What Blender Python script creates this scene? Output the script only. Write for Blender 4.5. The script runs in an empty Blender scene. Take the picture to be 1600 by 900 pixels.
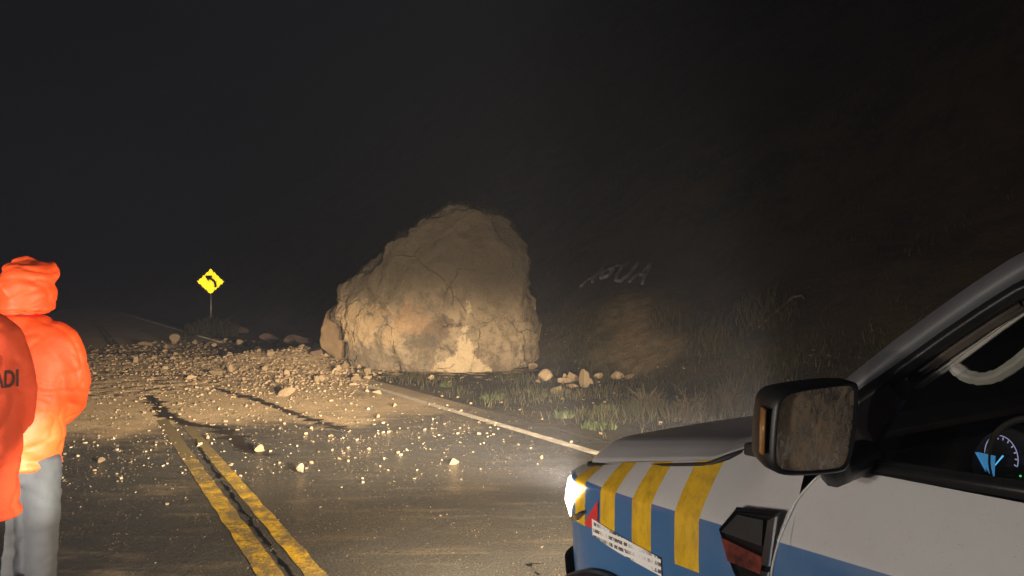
import bpy, bmesh, math, random
import numpy as np
from mathutils import Vector, Matrix, noise
from mathutils.bvhtree import BVHTree
R = math.radians
random.seed(11)
S = bpy.context.scene
COL = S.collection
# ------------------------------------------------------------------ camera
CAM_H = 1.6
cd = bpy.data.cameras.new('camera'); cam = bpy.data.objects.new('camera', cd); COL.objects.link(cam)
cam.location = (0, 0, CAM_H); cam.rotation_euler = (R(90.955), 0, 0)
cd.sensor_width = 36; cd.lens = 27; cd.clip_end = 2000; cd.clip_start = .05
S.camera = cam
# ------------------------------------------------------------------ world, moon, exposure
W = bpy.data.worlds.new('World'); S.world = W; W.use_nodes = True
wn, wl = W.node_tree.nodes, W.node_tree.links
wn.clear()
sky = wn.new('ShaderNodeTexSky'); sky.sky_type = 'NISHITA'; sky.sun_disc = False
sky.sun_elevation = R(-2.2); sky.sun_rotation = R(215)
hsv = wn.new('ShaderNodeHueSaturation'); hsv.inputs['Saturation'].default_value = .22
bg = wn.new('ShaderNodeBackground'); bg.inputs['Strength'].default_value = .15
wo = wn.new('ShaderNodeOutputWorld')
wl.new(sky.outputs[0], hsv.inputs['Color']); wl.new(hsv.outputs[0], bg.inputs['Color']); wl.new(bg.outputs[0], wo.inputs[0])
sd = bpy.data.lights.new('moon', 'SUN'); sd.energy = .02; sd.angle = R(.5); sd.color = (.85, .92, 1)
so = bpy.data.objects.new('moon', sd); COL.objects.link(so); so.rotation_euler = (R(50), 0, R(-35))
S.view_settings.view_transform = 'Standard'; S.view_settings.look = 'None'
S.view_settings.exposure = 0; S.view_settings.gamma = 1
S.render.engine = 'CYCLES'
S.cycles.use_denoising = True
S.cycles.sample_clamp_indirect = 4
S.cycles.max_bounces = 8
S.cycles.volume_bounces = 1

def headlamp(name, loc, aim, power, color, spill=.06, hspread=.55, cut=True, cone=160, radius=.05):
    """A vehicle lamp with a low-beam profile: full below the cut-off, a faint spill above and aside."""
    d = bpy.data.lights.new(name, 'SPOT'); d.energy = power; d.color = color
    d.spot_size = R(cone); d.spot_blend = .4; d.shadow_soft_size = radius
    d.use_nodes = True
    n, l = d.node_tree.nodes, d.node_tree.links
    em = n.get('Emission') or n.new('ShaderNodeEmission')
    if cut:
        tc = n.new('ShaderNodeTexCoord'); sp = n.new('ShaderNodeSeparateXYZ'); l.new(tc.outputs['Normal'], sp.inputs[0])
        def m(op, a, b=None):
            q = n.new('ShaderNodeMath'); q.operation = op
            for i, v in enumerate((a, b)):
                if v is None: continue
                if isinstance(v, (int, float)): q.inputs[i].default_value = v
                else: l.new(v, q.inputs[i])
            return q.outputs[0]
        az = m('MAXIMUM', m('ABSOLUTE', sp.outputs[2]), .05)
        v = m('DIVIDE', sp.outputs[1], az); h = m('DIVIDE', sp.outputs[0], az)
        mr = n.new('ShaderNodeMapRange'); mr.interpolation_type = 'SMOOTHSTEP'
        mr.inputs['From Min'].default_value = -.055; mr.inputs['From Max'].default_value = .095
        mr.inputs['To Min'].default_value = 1; mr.inputs['To Max'].default_value = spill
        l.new(v, mr.inputs['Value'])
        g = m('POWER', 2.718, m('MULTIPLY', m('MULTIPLY', h, h), -1 / hspread ** 2))
        dn = n.new('ShaderNodeMapRange'); dn.interpolation_type = 'SMOOTHSTEP'      # the beam thins out towards the bumper
        dn.inputs['From Min'].default_value = -.32; dn.inputs['From Max'].default_value = -.03
        dn.inputs['To Min'].default_value = .06; dn.inputs['To Max'].default_value = 1
        l.new(v, dn.inputs['Value'])
        st = m('ADD', m('MULTIPLY', m('MULTIPLY', mr.outputs[0], dn.outputs[0]), g), spill * .25)
        l.new(st, em.inputs['Strength'])
    o = bpy.data.objects.new(name, d); COL.objects.link(o)
    o.location = loc
    f = (Vector(aim) - Vector(loc)).normalized()
    r = f.cross(Vector((0, 0, 1))).normalized(); u = r.cross(f)
    o.matrix_world = Matrix.Translation(loc) @ Matrix((r, u, -f)).transposed().to_4x4()
    return o
WARM = (1, .79, .52); WHITE = (1, .86, .70)
# low beams of the vehicle standing at the left of the camera, and an added unseen lamp filling the pickup's side
for x in (-3.9, -2.75):
    headlamp('headlight_beam', (x, -.15, .84), (x + 1.8, 19.85, .84 + .78), 740, WHITE, spill=.5, hspread=.8)
headlamp('side_fill', (-3.3, -.6, 1.36), (.2, 9, 1.0), 140, (1, .95, .90), cut=False, cone=165, radius=.14)
# an unseen lamp added behind the camera, its cone kept to the two people
f_ = headlamp('people_fill', (.40, -.6, 1.55), (-2.15, 3.3, 1.35), 330, (1, .95, .88), cut=False, cone=30, radius=.06); f_.data.spot_blend = .6
# a hand torch held beside the camera, on the back of the nearer hem
t_ = headlamp('hand_torch', (1.0, -.5, 1.15), (-2.00, 3.30, .885), 4300, (1, .92, .74), cut=False, cone=7.0, radius=.02); t_.data.spot_blend = 1
# ------------------------------------------------------------------ materials
def ng(m): return m.node_tree.nodes, m.node_tree.links
def pmat(name, c1, c2=None, scale=8, rough=.7, rough2=None, metal=0, bump=0, bscale=40, detail=6, spec=.5, coat=0, island=0, objrand=0, drough=0, emit=None, estr=0, bdist=.02, stretch=None):
    m = bpy.data.materials.new(name); m.use_nodes = True
    n, l = ng(m); b = n['Principled BSDF']
    b.inputs['Roughness'].default_value = rough; b.inputs['Metallic'].default_value = metal
    b.inputs['Specular IOR Level'].default_value = spec
    if coat: b.inputs['Coat Weight'].default_value = coat; b.inputs['Coat Roughness'].default_value = .06
    if drough and 'Diffuse Roughness' in b.inputs: b.inputs['Diffuse Roughness'].default_value = drough
    tc = n.new('ShaderNodeTexCoord'); vec = tc.outputs['Object']
    if stretch:
        mp = n.new('ShaderNodeMapping'); mp.inputs['Scale'].default_value = stretch; l.new(vec, mp.inputs[0]); vec = mp.outputs[0]
    b.inputs['Base Color'].default_value = (*c1, 1)
    if c2:
        nz = n.new('ShaderNodeTexNoise'); nz.inputs['Scale'].default_value = scale; nz.inputs['Detail'].default_value = detail
        nz.inputs['Roughness'].default_value = .62
        l.new(vec, nz.inputs['Vector'])
        cr = n.new('ShaderNodeValToRGB'); cr.color_ramp.elements[0].color = (*c1, 1); cr.color_ramp.elements[1].color = (*c2, 1)
        cr.color_ramp.elements[0].position = .34; cr.color_ramp.elements[1].position = .66
        l.new(nz.outputs[0], cr.inputs[0]); out = cr.outputs[0]
        if island or objrand:
            hs = n.new('ShaderNodeHueSaturation'); mr = n.new('ShaderNodeMapRange')
            k = island or objrand
            mr.inputs['To Min'].default_value = 1 - k; mr.inputs['To Max'].default_value = 1 + k
            if island: g = n.new('ShaderNodeNewGeometry'); l.new(g.outputs['Random Per Island'], mr.inputs['Value'])
            else: g = n.new('ShaderNodeObjectInfo'); l.new(g.outputs['Random'], mr.inputs['Value'])
            l.new(mr.outputs[0], hs.inputs['Value']); l.new(out, hs.inputs['Color']); out = hs.outputs[0]
        l.new(out, b.inputs['Base Color'])
        if rough2 is not None:
            mr = n.new('ShaderNodeMapRange'); mr.inputs['From Min'].default_value = .35; mr.inputs['From Max'].default_value = .65
            mr.inputs['To Min'].default_value = rough; mr.inputs['To Max'].default_value = rough2
            l.new(nz.outputs[0], mr.inputs['Value']); l.new(mr.outputs[0], b.inputs['Roughness'])
    if bump:
        nb = n.new('ShaderNodeTexNoise'); nb.inputs['Scale'].default_value = bscale; nb.inputs['Detail'].default_value = 6
        l.new(vec, nb.inputs['Vector'])
        bp = n.new('ShaderNodeBump'); bp.inputs['Strength'].default_value = bump; bp.inputs['Distance'].default_value = bdist
        l.new(nb.outputs[0], bp.inputs['Height']); l.new(bp.outputs[0], b.inputs['Normal'])
    if emit: b.inputs['Emission Color'].default_value = (*emit, 1); b.inputs['Emission Strength'].default_value = estr
    return m
class N:
    """tiny node-graph writer"""
    def __init__(s, m): s.n, s.l = ng(m); s.b = s.n['Principled BSDF']
    def put(s, i, v):
        if hasattr(v, 'is_output'): s.l.new(v, i)
        elif isinstance(v, (tuple, list)) and len(v) == 3 and i.type == 'RGBA': i.default_value = (*v, 1)
        else: i.default_value = v
    def math(s, op, a, b=0.0, c=None, clamp=False):
        q = s.n.new('ShaderNodeMath'); q.operation = op; q.use_clamp = clamp
        s.put(q.inputs[0], a); s.put(q.inputs[1], b)
        if c is not None: s.put(q.inputs[2], c)
        return q.outputs[0]
    def noise(s, vec, scale, detail=5, rough=.6, dist=0):
        q = s.n.new('ShaderNodeTexNoise'); q.inputs['Scale'].default_value = scale; q.inputs['Detail'].default_value = detail
        q.inputs['Roughness'].default_value = rough; q.inputs['Distortion'].default_value = dist
        s.l.new(vec, q.inputs['Vector']); return q.outputs[0]
    def ramp(s, v, a, b, lo=0.0, hi=1.0, smooth=True):
        q = s.n.new('ShaderNodeMapRange'); q.interpolation_type = 'SMOOTHSTEP' if smooth else 'LINEAR'
        s.put(q.inputs['Value'], v); q.inputs['From Min'].default_value = a; q.inputs['From Max'].default_value = b
        q.inputs['To Min'].default_value = lo; q.inputs['To Max'].default_value = hi; return q.outputs[0]
    def mix(s, f, a, b):
        q = s.n.new('ShaderNodeMix'); q.data_type = 'RGBA'
        s.put(q.inputs[0], f); s.put(q.inputs[6], a); s.put(q.inputs[7], b); return q.outputs[2]
    def coords(s, kind='Object'):
        t = s.n.new('ShaderNodeTexCoord'); return t.outputs[kind]
    def mapping(s, vec, scale=(1, 1, 1), rot=(0, 0, 0), loc=(0, 0, 0)):
        q = s.n.new('ShaderNodeMapping'); q.inputs['Scale'].default_value = scale; q.inputs['Rotation'].default_value = rot; q.inputs['Location'].default_value = loc
        s.l.new(vec, q.inputs[0]); return q.outputs[0]
    def xyz(s, vec):
        q = s.n.new('ShaderNodeSeparateXYZ'); s.l.new(vec, q.inputs[0]); return q.outputs
    def blob(s, xyz, c, r, wob=None, amt=.3, soft=0):
        """1 inside an ellipsoid with a ragged rim, 0 outside"""
        t = None
        for k in range(3):
            if r[k] is None: continue
            e = s.math('MULTIPLY', s.math('SUBTRACT', xyz[k], c[k]), 1 / r[k]); e = s.math('MULTIPLY', e, e)
            t = e if t is None else s.math('ADD', t, e)
        if wob is not None: t = s.math('ADD', t, s.math('MULTIPLY', s.math('SUBTRACT', wob, .5), amt * 6))
        return s.ramp(t, .7 - soft, 1.25 + soft, 1, 0)
    def bump(s, h, strength, dist=.02, normal=None):
        q = s.n.new('ShaderNodeBump'); q.inputs['Strength'].default_value = strength; q.inputs['Distance'].default_value = dist
        s.l.new(h, q.inputs['Height'])
        if normal is not None: s.l.new(normal, q.inputs['Normal'])
        return q.outputs[0]
def newmat(name):
    m = bpy.data.materials.new(name); m.use_nodes = True; return m
# ------------------------------------------------------------------ object helpers
def tag(o, label=None, cat=None, group=None, kind=None):
    if label: o['label'] = label
    if cat: o['category'] = cat
    if group: o['group'] = group
    if kind: o['kind'] = kind
    return o
def empty(name, loc, rz=0):
    o = bpy.data.objects.new(name, None); COL.objects.link(o); o.location = loc; o.rotation_euler = (0, 0, rz)
    o.empty_display_size = .2; return o
def mesh(name, verts, faces, mat=None, smooth=False):
    me = bpy.data.meshes.new(name); me.from_pydata([tuple(v) for v in verts], [], [tuple(f) for f in faces]); me.validate()
    if mat: me.materials.append(mat)
    if smooth: me.shade_smooth()
    return me
def obj(name, me, parent=None, loc=None):
    o = bpy.data.objects.new(name, me); COL.objects.link(o)
    if parent: o.parent = parent
    if loc: o.location = loc
    return o
def bm_mesh(name, bm, mat, smooth=False):
    bmesh.ops.recalc_face_normals(bm, faces=bm.faces)
    me = bpy.data.meshes.new(name); bm.to_mesh(me); bm.free(); me.materials.append(mat)
    if smooth: me.shade_smooth()
    return me
def grid(nu, nv, fn):
    v = [fn(i / (nu - 1), j / (nv - 1)) for i in range(nu) for j in range(nv)]
    f = [(i * nv + j, (i + 1) * nv + j, (i + 1) * nv + j + 1, i * nv + j + 1) for i in range(nu - 1) for j in range(nv - 1)]
    return v, f
def tube_bm(bm, pts, rads, seg=10, cap=True):
    pts = [Vector(p) for p in pts]; rings = []
    up = None
    for i, p in enumerate(pts):
        t = (pts[min(i + 1, len(pts) - 1)] - pts[max(i - 1, 0)]).normalized()
        if up is None: up = t.orthogonal().normalized()
        up = (up - t * up.dot(t)).normalized(); s = t.cross(up)
        r = rads[i] if isinstance(rads, list) else rads
        rx, ry = r if isinstance(r, tuple) else (r, r)
        rings.append([bm.verts.new(p + up * (rx * math.cos(2 * math.pi * k / seg)) + s * (ry * math.sin(2 * math.pi * k / seg))) for k in range(seg)])
    for a, b in zip(rings, rings[1:]):
        for k in range(seg): bm.faces.new((a[k], a[(k + 1) % seg], b[(k + 1) % seg], b[k]))
    if cap: bm.faces.new(rings[0][::-1]); bm.faces.new(rings[-1])
def tube(name, pts, rads, mat, parent=None, seg=10, smooth=True):
    bm = bmesh.new(); tube_bm(bm, pts, rads, seg); return obj(name, bm_mesh(name, bm, mat, smooth), parent)
def rings_bm(bm, rings, seg=28):
    """loft of horizontal ellipses (z, cx, cy, rx, ry)"""
    L = []
    for z, cx, cy, rx, ry in rings:
        L.append([bm.verts.new((cx + rx * math.cos(2 * math.pi * k / seg), cy + ry * math.sin(2 * math.pi * k / seg), z)) for k in range(seg)])
    for a, b in zip(L, L[1:]):
        for k in range(seg): bm.faces.new((a[k], a[(k + 1) % seg], b[(k + 1) % seg], b[k]))
    bm.faces.new(L[0][::-1]); bm.faces.new(L[-1])
def box_bm(bm, c, s, bevel=0, rot=None):
    r = bmesh.ops.create_cube(bm, size=1); vs = r['verts']
    for v in vs:
        p = Vector((v.co.x * s[0], v.co.y * s[1], v.co.z * s[2]))
        if rot: p = rot @ p
        v.co = p + Vector(c)
    if bevel:
        es = list({e for v in vs for e in v.link_edges})
        bmesh.ops.bevel(bm, geom=es, offset=bevel, segments=2, affect='EDGES', profile=.6)
def box(name, c, s, mat, parent=None, bevel=0, rot=None, smooth=False):
    bm = bmesh.new(); box_bm(bm, c, s, bevel, rot); return obj(name, bm_mesh(name, bm, mat, smooth), parent)
def lerp(t, tab):
    if (tab[0][0] > tab[-1][0]): tab = tab[::-1]
    if t <= tab[0][0]: return tab[0][1]
    for (a, x), (b, y) in zip(tab, tab[1:]):
        if t <= b: return x + (y - x) * (t - a) / (b - a)
    return tab[-1][1]
def fbm(p, o=5): return noise.fractal(p, 1.0, 2.1, o)
def remeshed(bm, voxel, smooth=4, name='m'):
    me = bpy.data.meshes.new(name); bmesh.ops.recalc_face_normals(bm, faces=bm.faces); bm.to_mesh(me); bm.free()
    o = bpy.data.objects.new(name, me); COL.objects.link(o)
    md = o.modifiers.new('r', 'REMESH'); md.mode = 'VOXEL'; md.voxel_size = voxel
    sm = o.modifiers.new('s', 'SMOOTH'); sm.iterations = smooth; sm.factor = .5
    dg = bpy.context.evaluated_depsgraph_get(); dg.update()
    out = bpy.data.meshes.new_from_object(o.evaluated_get(dg))
    bpy.data.objects.remove(o); bpy.data.meshes.remove(me)
    out.materials.clear()
    return out
# ------------------------------------------------------------------ road frame
TH = math.atan(.5635); SN, CS = math.sin(TH), math.cos(TH)
def rw(q, s, z=0): return Vector((q * CS - s * SN, q * SN + s * CS, z))     # q to the right of the road axis, s along it
def qs(x, y): return x * CS + y * SN, -x * SN + y * CS
def gp(px, py, h=0.0):                                                    # ground point seen at a pixel of the 1600x900 frame
    Z = (CAM_H - h) * 1200 / (py - 470); return (px - 800) / 1200 * Z, Z
Q_YL, Q_YR, Q_EDGE, Q_LEDGE, Q_PAVE = .999, 1.195, 4.74, -2.55, 5.2
def hill_h(q, s):
    d = q - 9.4 + 1.1 * noise.noise((s * .11, q * .05, 3.1)) + .35 * noise.noise((s * .5, q * .2, 7.7))
    if d <= 0: return 0.0
    h = .8 * d * d / (d + .8)
    h += min(1, d / 4) * (1.5 * noise.noise((q * .13, s * .09, 1.7)) + .5 * noise.noise((q * .4, s * .33, 5.2)) + .12 * noise.noise((q * 1.3, s * 1.3, 9.2)))
    return max(0.0, h)
def bed_h(x, y):
    q, s = qs(x, y)
    f = math.exp(-((s - 21.5) / 5.2) ** 2) * (1 / (1 + math.exp(-(q + 3.2) * 1.2))) * (1 / (1 + math.exp((q - 9.4) * 1.6)))
    n_ = .55 + .6 * noise.noise((x * .35, y * .35, 2.2)) + .35 * noise.noise((x * 1.2, y * 1.2, 8.1))
    e = math.exp(-((q - 5.2) / 1.6) ** 2 - ((s - 20.5) / 2.6) ** 2)
    return max(-.03, f * n_ * .13 - .012 + .28 * e * (.7 + .5 * n_))
def ground_h(x, y):
    q, s = qs(x, y)
    h = max(0.0, bed_h(x, y))
    if q > Q_PAVE:
        t = min(1, (q - Q_PAVE) / .6)
        h = max(h, -.04 + .07 * t * noise.noise((x * .7, y * .7, 4.4)) + hill_h(q, s))
    return h
# ------------------------------------------------------------------ setting materials
# wet asphalt, with a thin film of tan silt washed across it near the rockfall
M_ROAD = newmat('wet_asphalt'); g = N(M_ROAD); v = g.coords(); X = g.xyz(v)
q_ = g.math('ADD', g.math('MULTIPLY', X[0], CS), g.math('MULTIPLY', X[1], SN))
s_ = g.math('ADD', g.math('MULTIPLY', X[0], -SN), g.math('MULTIPLY', X[1], CS))
n1 = g.noise(v, .55, 6, .6); n2 = g.noise(v, 3.2, 6, .65); n3 = g.noise(v, 90, 3, .6); n4 = g.noise(v, 22, 4, .6)
nst = g.noise(g.mapping(v, (1.1, 6, 1), (0, 0, -.1)), .9, 6, .7)           # silt streaks washed across the lanes
film = g.math('ADD', g.ramp(s_, 8.0, 12.5), g.math('MULTIPLY', g.math('SUBTRACT', n1, .5), 2.3))
film = g.math('ADD', film, g.math('MULTIPLY', g.math('SUBTRACT', nst, .5), 1.1))
film = g.math('MULTIPLY', g.ramp(film, .15, .95), g.ramp(q_, 6.3, 3.6))
low = g.math('MULTIPLY', g.ramp(nst, .5, .72), .13)
film = g.math('MULTIPLY', g.math('MAXIMUM', film, low), g.ramp(n2, .25, .5, .55, 1))
asp = g.mix(g.ramp(n3, .35, .7), (.018, .0175, .017), (.078, .073, .065))
asp = g.mix(g.math('MULTIPLY', g.ramp(n1, .35, .7), .4), asp, (.046, .042, .036))
silt = g.mix(n4, (.26, .19, .112), (.44, .325, .20))
g.put(g.b.inputs['Base Color'], g.mix(film, asp, silt))
wet = g.ramp(g.noise(v, .8, 4, .5), .42, .62)
g.put(g.b.inputs['Roughness'], g.math('ADD', g.math('MULTIPLY', wet, .38), g.math('ADD', g.math('MULTIPLY', film, .25), .22), clamp=True))
bh = g.math('ADD', g.math('MULTIPLY', n3, .35), g.math('ADD', g.math('MULTIPLY', n4, .8), g.math('MULTIPLY', n2, .6)))
g.put(g.b.inputs['Normal'], g.bump(bh, .75, .03))
g.put(g.b.inputs['Specular IOR Level'], .4)
if 'Diffuse Roughness' in g.b.inputs: g.b.inputs['Diffuse Roughness'].default_value = 1
def paint(name, c1, c2, dirt, wear):
    m = newmat(name); g = N(m); v = g.coords()
    n1 = g.noise(v, 5, 6, .7); n2 = g.noise(v, 38, 5, .7)
    X = g.xyz(v); s_ = g.math('ADD', g.math('MULTIPLY', X[0], -SN), g.math('MULTIPLY', X[1], CS))
    w = g.math('ADD', g.math('MULTIPLY', n1, .55), g.math('MULTIPLY', n2, .45))
    w = g.math('ADD', w, g.ramp(s_, 6.5, 11.5, 0, .22 if wear > .5 else .05))
    col = g.mix(g.ramp(n1, .3, .7), c1, c2)
    g.put(g.b.inputs['Base Color'], g.mix(g.ramp(w, .41, .57), col, dirt))
    g.put(g.b.inputs['Roughness'], .45); g.b.inputs['Sheen Weight'].default_value = .22 if wear < .5 else 0; g.b.inputs['Sheen Roughness'].default_value = .35
    g.put(g.b.inputs['Normal'], g.bump(g.noise(v, 60, 4), .6, .02))
    if 'Diffuse Roughness' in g.b.inputs: g.b.inputs['Diffuse Roughness'].default_value = 1
    return m
M_YEL = paint('worn_yellow_paint', (.46, .285, .018), (.30, .185, .014), (.11, .085, .045), .6)
M_WHT = paint('worn_white_paint', (.42, .37, .29), (.29, .25, .195), (.16, .125, .085), .4)
M_TAR = pmat('black_crack', (.008, .008, .008), rough=.35)
M_DKSTREAK = pmat('dark_brown_streak', (.035, .027, .019), (.075, .056, .036), 14, .5, bump=.6, bscale=40)
M_SOIL = pmat('shoulder_soil', (.085, .066, .038), (.034, .032, .018), 2.2, .9, bump=.8, bscale=14, bdist=.06, drough=1)
M_HILL = newmat('hillside_earth'); g = N(M_HILL); v = g.coords(); X = g.xyz(v)
n1 = g.noise(v, .7, 7, .68); n2 = g.noise(v, 4, 6, .68)
c = g.mix(g.ramp(n1, .34, .66), (.022, .020, .011), (.058, .042, .024)); c = g.mix(g.math('MULTIPLY', g.ramp(n2, .5, .66), .5), c, (.085, .063, .038))
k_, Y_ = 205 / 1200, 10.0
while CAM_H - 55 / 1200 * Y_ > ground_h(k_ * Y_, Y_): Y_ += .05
BEAM_SPOT = (k_ * Y_, Y_)  # pool of headlight on the slope, painted into the earth colour
beam_spot = g.blob(X, (BEAM_SPOT[0], BEAM_SPOT[1], 1.0), (1.05, 2.0, None), g.noise(v, .8, 6, .65), .7, .55)
c = g.mix(g.math('MULTIPLY', g.math('MULTIPLY', beam_spot, g.ramp(n2, .3, .6, .5, 1)), .8), c, g.mix(n2, (.15, .108, .062), (.25, .185, .11)))
g.put(g.b.inputs['Base Color'], c); g.put(g.b.inputs['Roughness'], .95); g.b.inputs['Diffuse Roughness'].default_value = 1
g.put(g.b.inputs['Normal'], g.bump(g.math('ADD', n1, g.math('MULTIPLY', n2, .4)), 1, .3))
M_MUD = pmat('rockfall_mud', (.45, .33, .20), (.30, .215, .128), 3.5, .75, bump=1, bscale=26, bdist=.06, drough=1)
M_STONE = pmat('tan_stone', (.50, .37, .235), (.30, .215, .130), 9, .7, bump=.5, bscale=30, objrand=.35, drough=.6)
M_GRAVEL = pmat('tan_gravel', (.44, .32, .20), (.27, .19, .115), 9, .6, island=.45, drough=.6)
M_PEB = pmat('pale_wet_pebbles', (.56, .47, .34), (.26, .20, .13), 9, .3, island=.55, spec=.7)
# ------------------------------------------------------------------ ground, road, markings
me = mesh('ground', [(-320, -120, -.06), (320, -120, -.06), (320, 320, -.06), (-320, 320, -.06)], [(0, 1, 2, 3)], M_SOIL)
tag(obj('ground', me), kind='structure')
def strip(q0, q1, s0, s1, z, n=60):
    v, f = grid(n, 2, lambda a, b: rw(q0 + (q1 - q0) * b, s0 + (s1 - s0) * a, z)); return v, [t[::-1] for t in f]
me = mesh('road', *strip(-3.0, Q_PAVE, -25, 170, 0, 80), M_ROAD); tag(obj('road', me), kind='structure')
# grassy shoulder and the hillside above it are one terrain sheet
def terr(u, w):
    q = Q_PAVE + 200 * u ** 2.6; s = -30 + 240 * w ** 1.35
    x, y, _ = rw(q, s)
    z = ground_h(x, y) if q > Q_PAVE + .02 else -.05
    return (x, y, z)
v, f = grid(150, 240, terr)
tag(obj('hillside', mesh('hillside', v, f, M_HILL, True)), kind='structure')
def farw(u, w):
    x = -330 + 480 * u; d = 165 * w; z = .98 * d * d / (d + 10) + (14 * noise.noise((x * .02, d * .02, 3)) + 5 * noise.noise((x * .07, d * .07, 8))) * min(1, d / 30) - .1
    return (x, 145 + d + 14 * noise.noise((x * .015, 0, 1)), z)
v, f = grid(70, 50, farw)
tag(obj('far_hillside', mesh('far_hillside', v, f, M_HILL, True)), kind='structure')
def line_mesh(name, qc, w, s0, s1, mat, z=.004, rag=.012, seed=0, step=.09):
    n_ = int((s1 - s0) / step); V = []; F = []
    for i in range(n_ + 1):
        s = s0 + (s1 - s0) * i / n_
        a = rag * (noise.noise((s * 3.3, seed, 0)) + .7 * noise.noise((s * 17, seed, 3)))
        b = rag * (noise.noise((s * 3.3, seed + 9, 0)) + .7 * noise.noise((s * 17, seed + 9, 3)))
        V += [rw(qc - w / 2 + a, s, z), rw(qc + w / 2 + b, s, z)]
        if i: F.append((2 * i - 2, 2 * i - 1, 2 * i + 1, 2 * i))
    return tag(obj(name, mesh(name, V, F, mat)), kind='structure')
line_mesh('yellow_centre_line', Q_YL - .015, .135, -20, 11.3, M_YEL, seed=1)
line_mesh('yellow_centre_line', Q_YR + .02, .115, -20, 11.0, M_YEL, seed=5)
line_mesh('yellow_centre_line', Q_YL - .015, .135, 31, 60, M_YEL, seed=21)
line_mesh('yellow_centre_line', Q_YR + .02, .115, 31, 60, M_YEL, seed=25)
line_mesh('white_edge_line', Q_EDGE, .14, -20, 165, M_WHT, seed=8, rag=.008, step=.3)
line_mesh('white_edge_line', Q_LEDGE, .12, -20, 165, M_WHT, seed=12, rag=.008, step=.3)
# ribs added beyond the rubble so the far edge line catches the headlights
V = []; F = []
for k in range(330):
    s0 = 31 + k * .25
    for a_, z_ in ((0, .003), (.012, .026), (.05, .026), (.062, .003)):
        V += [rw(Q_EDGE - .07, s0 + a_, z_), rw(Q_EDGE + .07, s0 + a_, z_)]
    b_ = k * 8; F += [(b_ + 2 * m, b_ + 2 * m + 1, b_ + 2 * m + 3, b_ + 2 * m + 2) for m in range(3)]
tag(obj('added_line_ribs', mesh('added_line_ribs', V, F, pmat('added_rib_white', (.72, .66, .56), (.55, .50, .42), 3, .6))), kind='stuff')
def crack(name, pts, w, z=.007, seed=0, mat=None):
    V = []; F = []; P = []
    for (a, b) in zip(pts, pts[1:]):
        for k in range(24): P.append((a[0] + (b[0] - a[0]) * k / 24, a[1] + (b[1] - a[1]) * k / 24))
    for i, (q, s) in enumerate(P):
        o = .022 * noise.noise((s * 5, seed, 1)) + .018 * noise.noise((s * 19, seed, 2)); ww = w * max(.04, .5 + 1.2 * noise.noise((s * 6, seed, 5)) + .9 * noise.noise((s * 21, seed, 6)))
        V += [rw(q + o - ww / 2, s, z), rw(q + o + ww / 2, s, z)]
        if i: F.append((2 * i - 2, 2 * i - 1, 2 * i + 1, 2 * i))
    return tag(obj(name, mesh(name, V, F, mat or M_TAR)), kind='structure')
crack('road_crack', [(1.10, -2), (1.105, 3.2), (1.09, 5), (1.10, 6.4), (1.13, 8.2), (1.18, 9.6)], .036)
def pxq(px, py): return qs(*gp(px, py))
crack('road_crack', [pxq(812, 880), pxq(850, 879)], .035, seed=3)
crack('road_crack', [pxq(826, 880), pxq(845, 897)], .05, seed=4)
crack('road_crack', [pxq(676, 826), pxq(696, 821)], .03, seed=6)
crack('dark_streak', [pxq(235, 618), pxq(262, 650), pxq(300, 664), pxq(345, 668), pxq(378, 692)], .34, .0075, 7, M_DKSTREAK)  # ragged dark brown streaks laid on the road
crack('dark_streak', [pxq(338, 607), pxq(400, 624), pxq(470, 650), pxq(540, 672)], .26, .0065, 9, M_DKSTREAK)
crack('dark_streak', [pxq(372, 690), pxq(395, 706), pxq(430, 712)], .30, .0085, 15, M_DKSTREAK)
# ------------------------------------------------------------------ rockfall bed
def bedv(u, w):
    q = -6.5 + 16.5 * u; s = 9 + 25 * w; x, y, _ = rw(q, s)
    h = bed_h(x, y) + .045 * noise.noise((x * 5, y * 5, 1)) * (bed_h(x, y) > 0)
    return (x, y, h if h > .006 else -.03)
v, f = grid(150, 230, bedv)
tag(obj('rockfall_mud', mesh('rockfall_mud', v, [t[::-1] for t in f], M_MUD, True)), kind='stuff')
# ------------------------------------------------------------------ stones
ICO = {}
def ico(sub):
    if sub not in ICO:
        bm = bmesh.new(); bmesh.ops.create_icosphere(bm, subdivisions=sub, radius=1)
        bm.verts.ensure_lookup_table()
        ICO[sub] = (np.array([v.co[:] for v in bm.verts]), np.array([[q.index for q in f.verts] for f in bm.faces])); bm.free()
    return ICO[sub]
def stone_mesh(seed, sub=2, cuts=7, mat=None, squash=(1, .8, .65)):
    V, F = ico(sub); V = V.copy(); rg = random.Random(seed)
    for _ in range(cuts):
        n_ = np.array([rg.gauss(0, 1) for _ in range(3)]); n_ /= np.linalg.norm(n_); d = rg.uniform(.28, .74)
        e = np.maximum(0, V @ n_ - d); V = V - e[:, None] * n_ * .97
    V = V * np.array([1 + .12 * noise.noise((a * 1.7 + seed, b * 1.7, c * 1.7)) for a, b, c in V])[:, None]
    V = V * np.array(squash); V = V / np.abs(V[:, 0]).max()
    return mesh('stone', V.tolist(), F.tolist(), mat or M_STONE)
STONES = [stone_mesh(i, 2, 7 + i % 4, squash=(1, .7 + .05 * (i % 5), .45 + .07 * (i % 6))) for i in range(12)]
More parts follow.
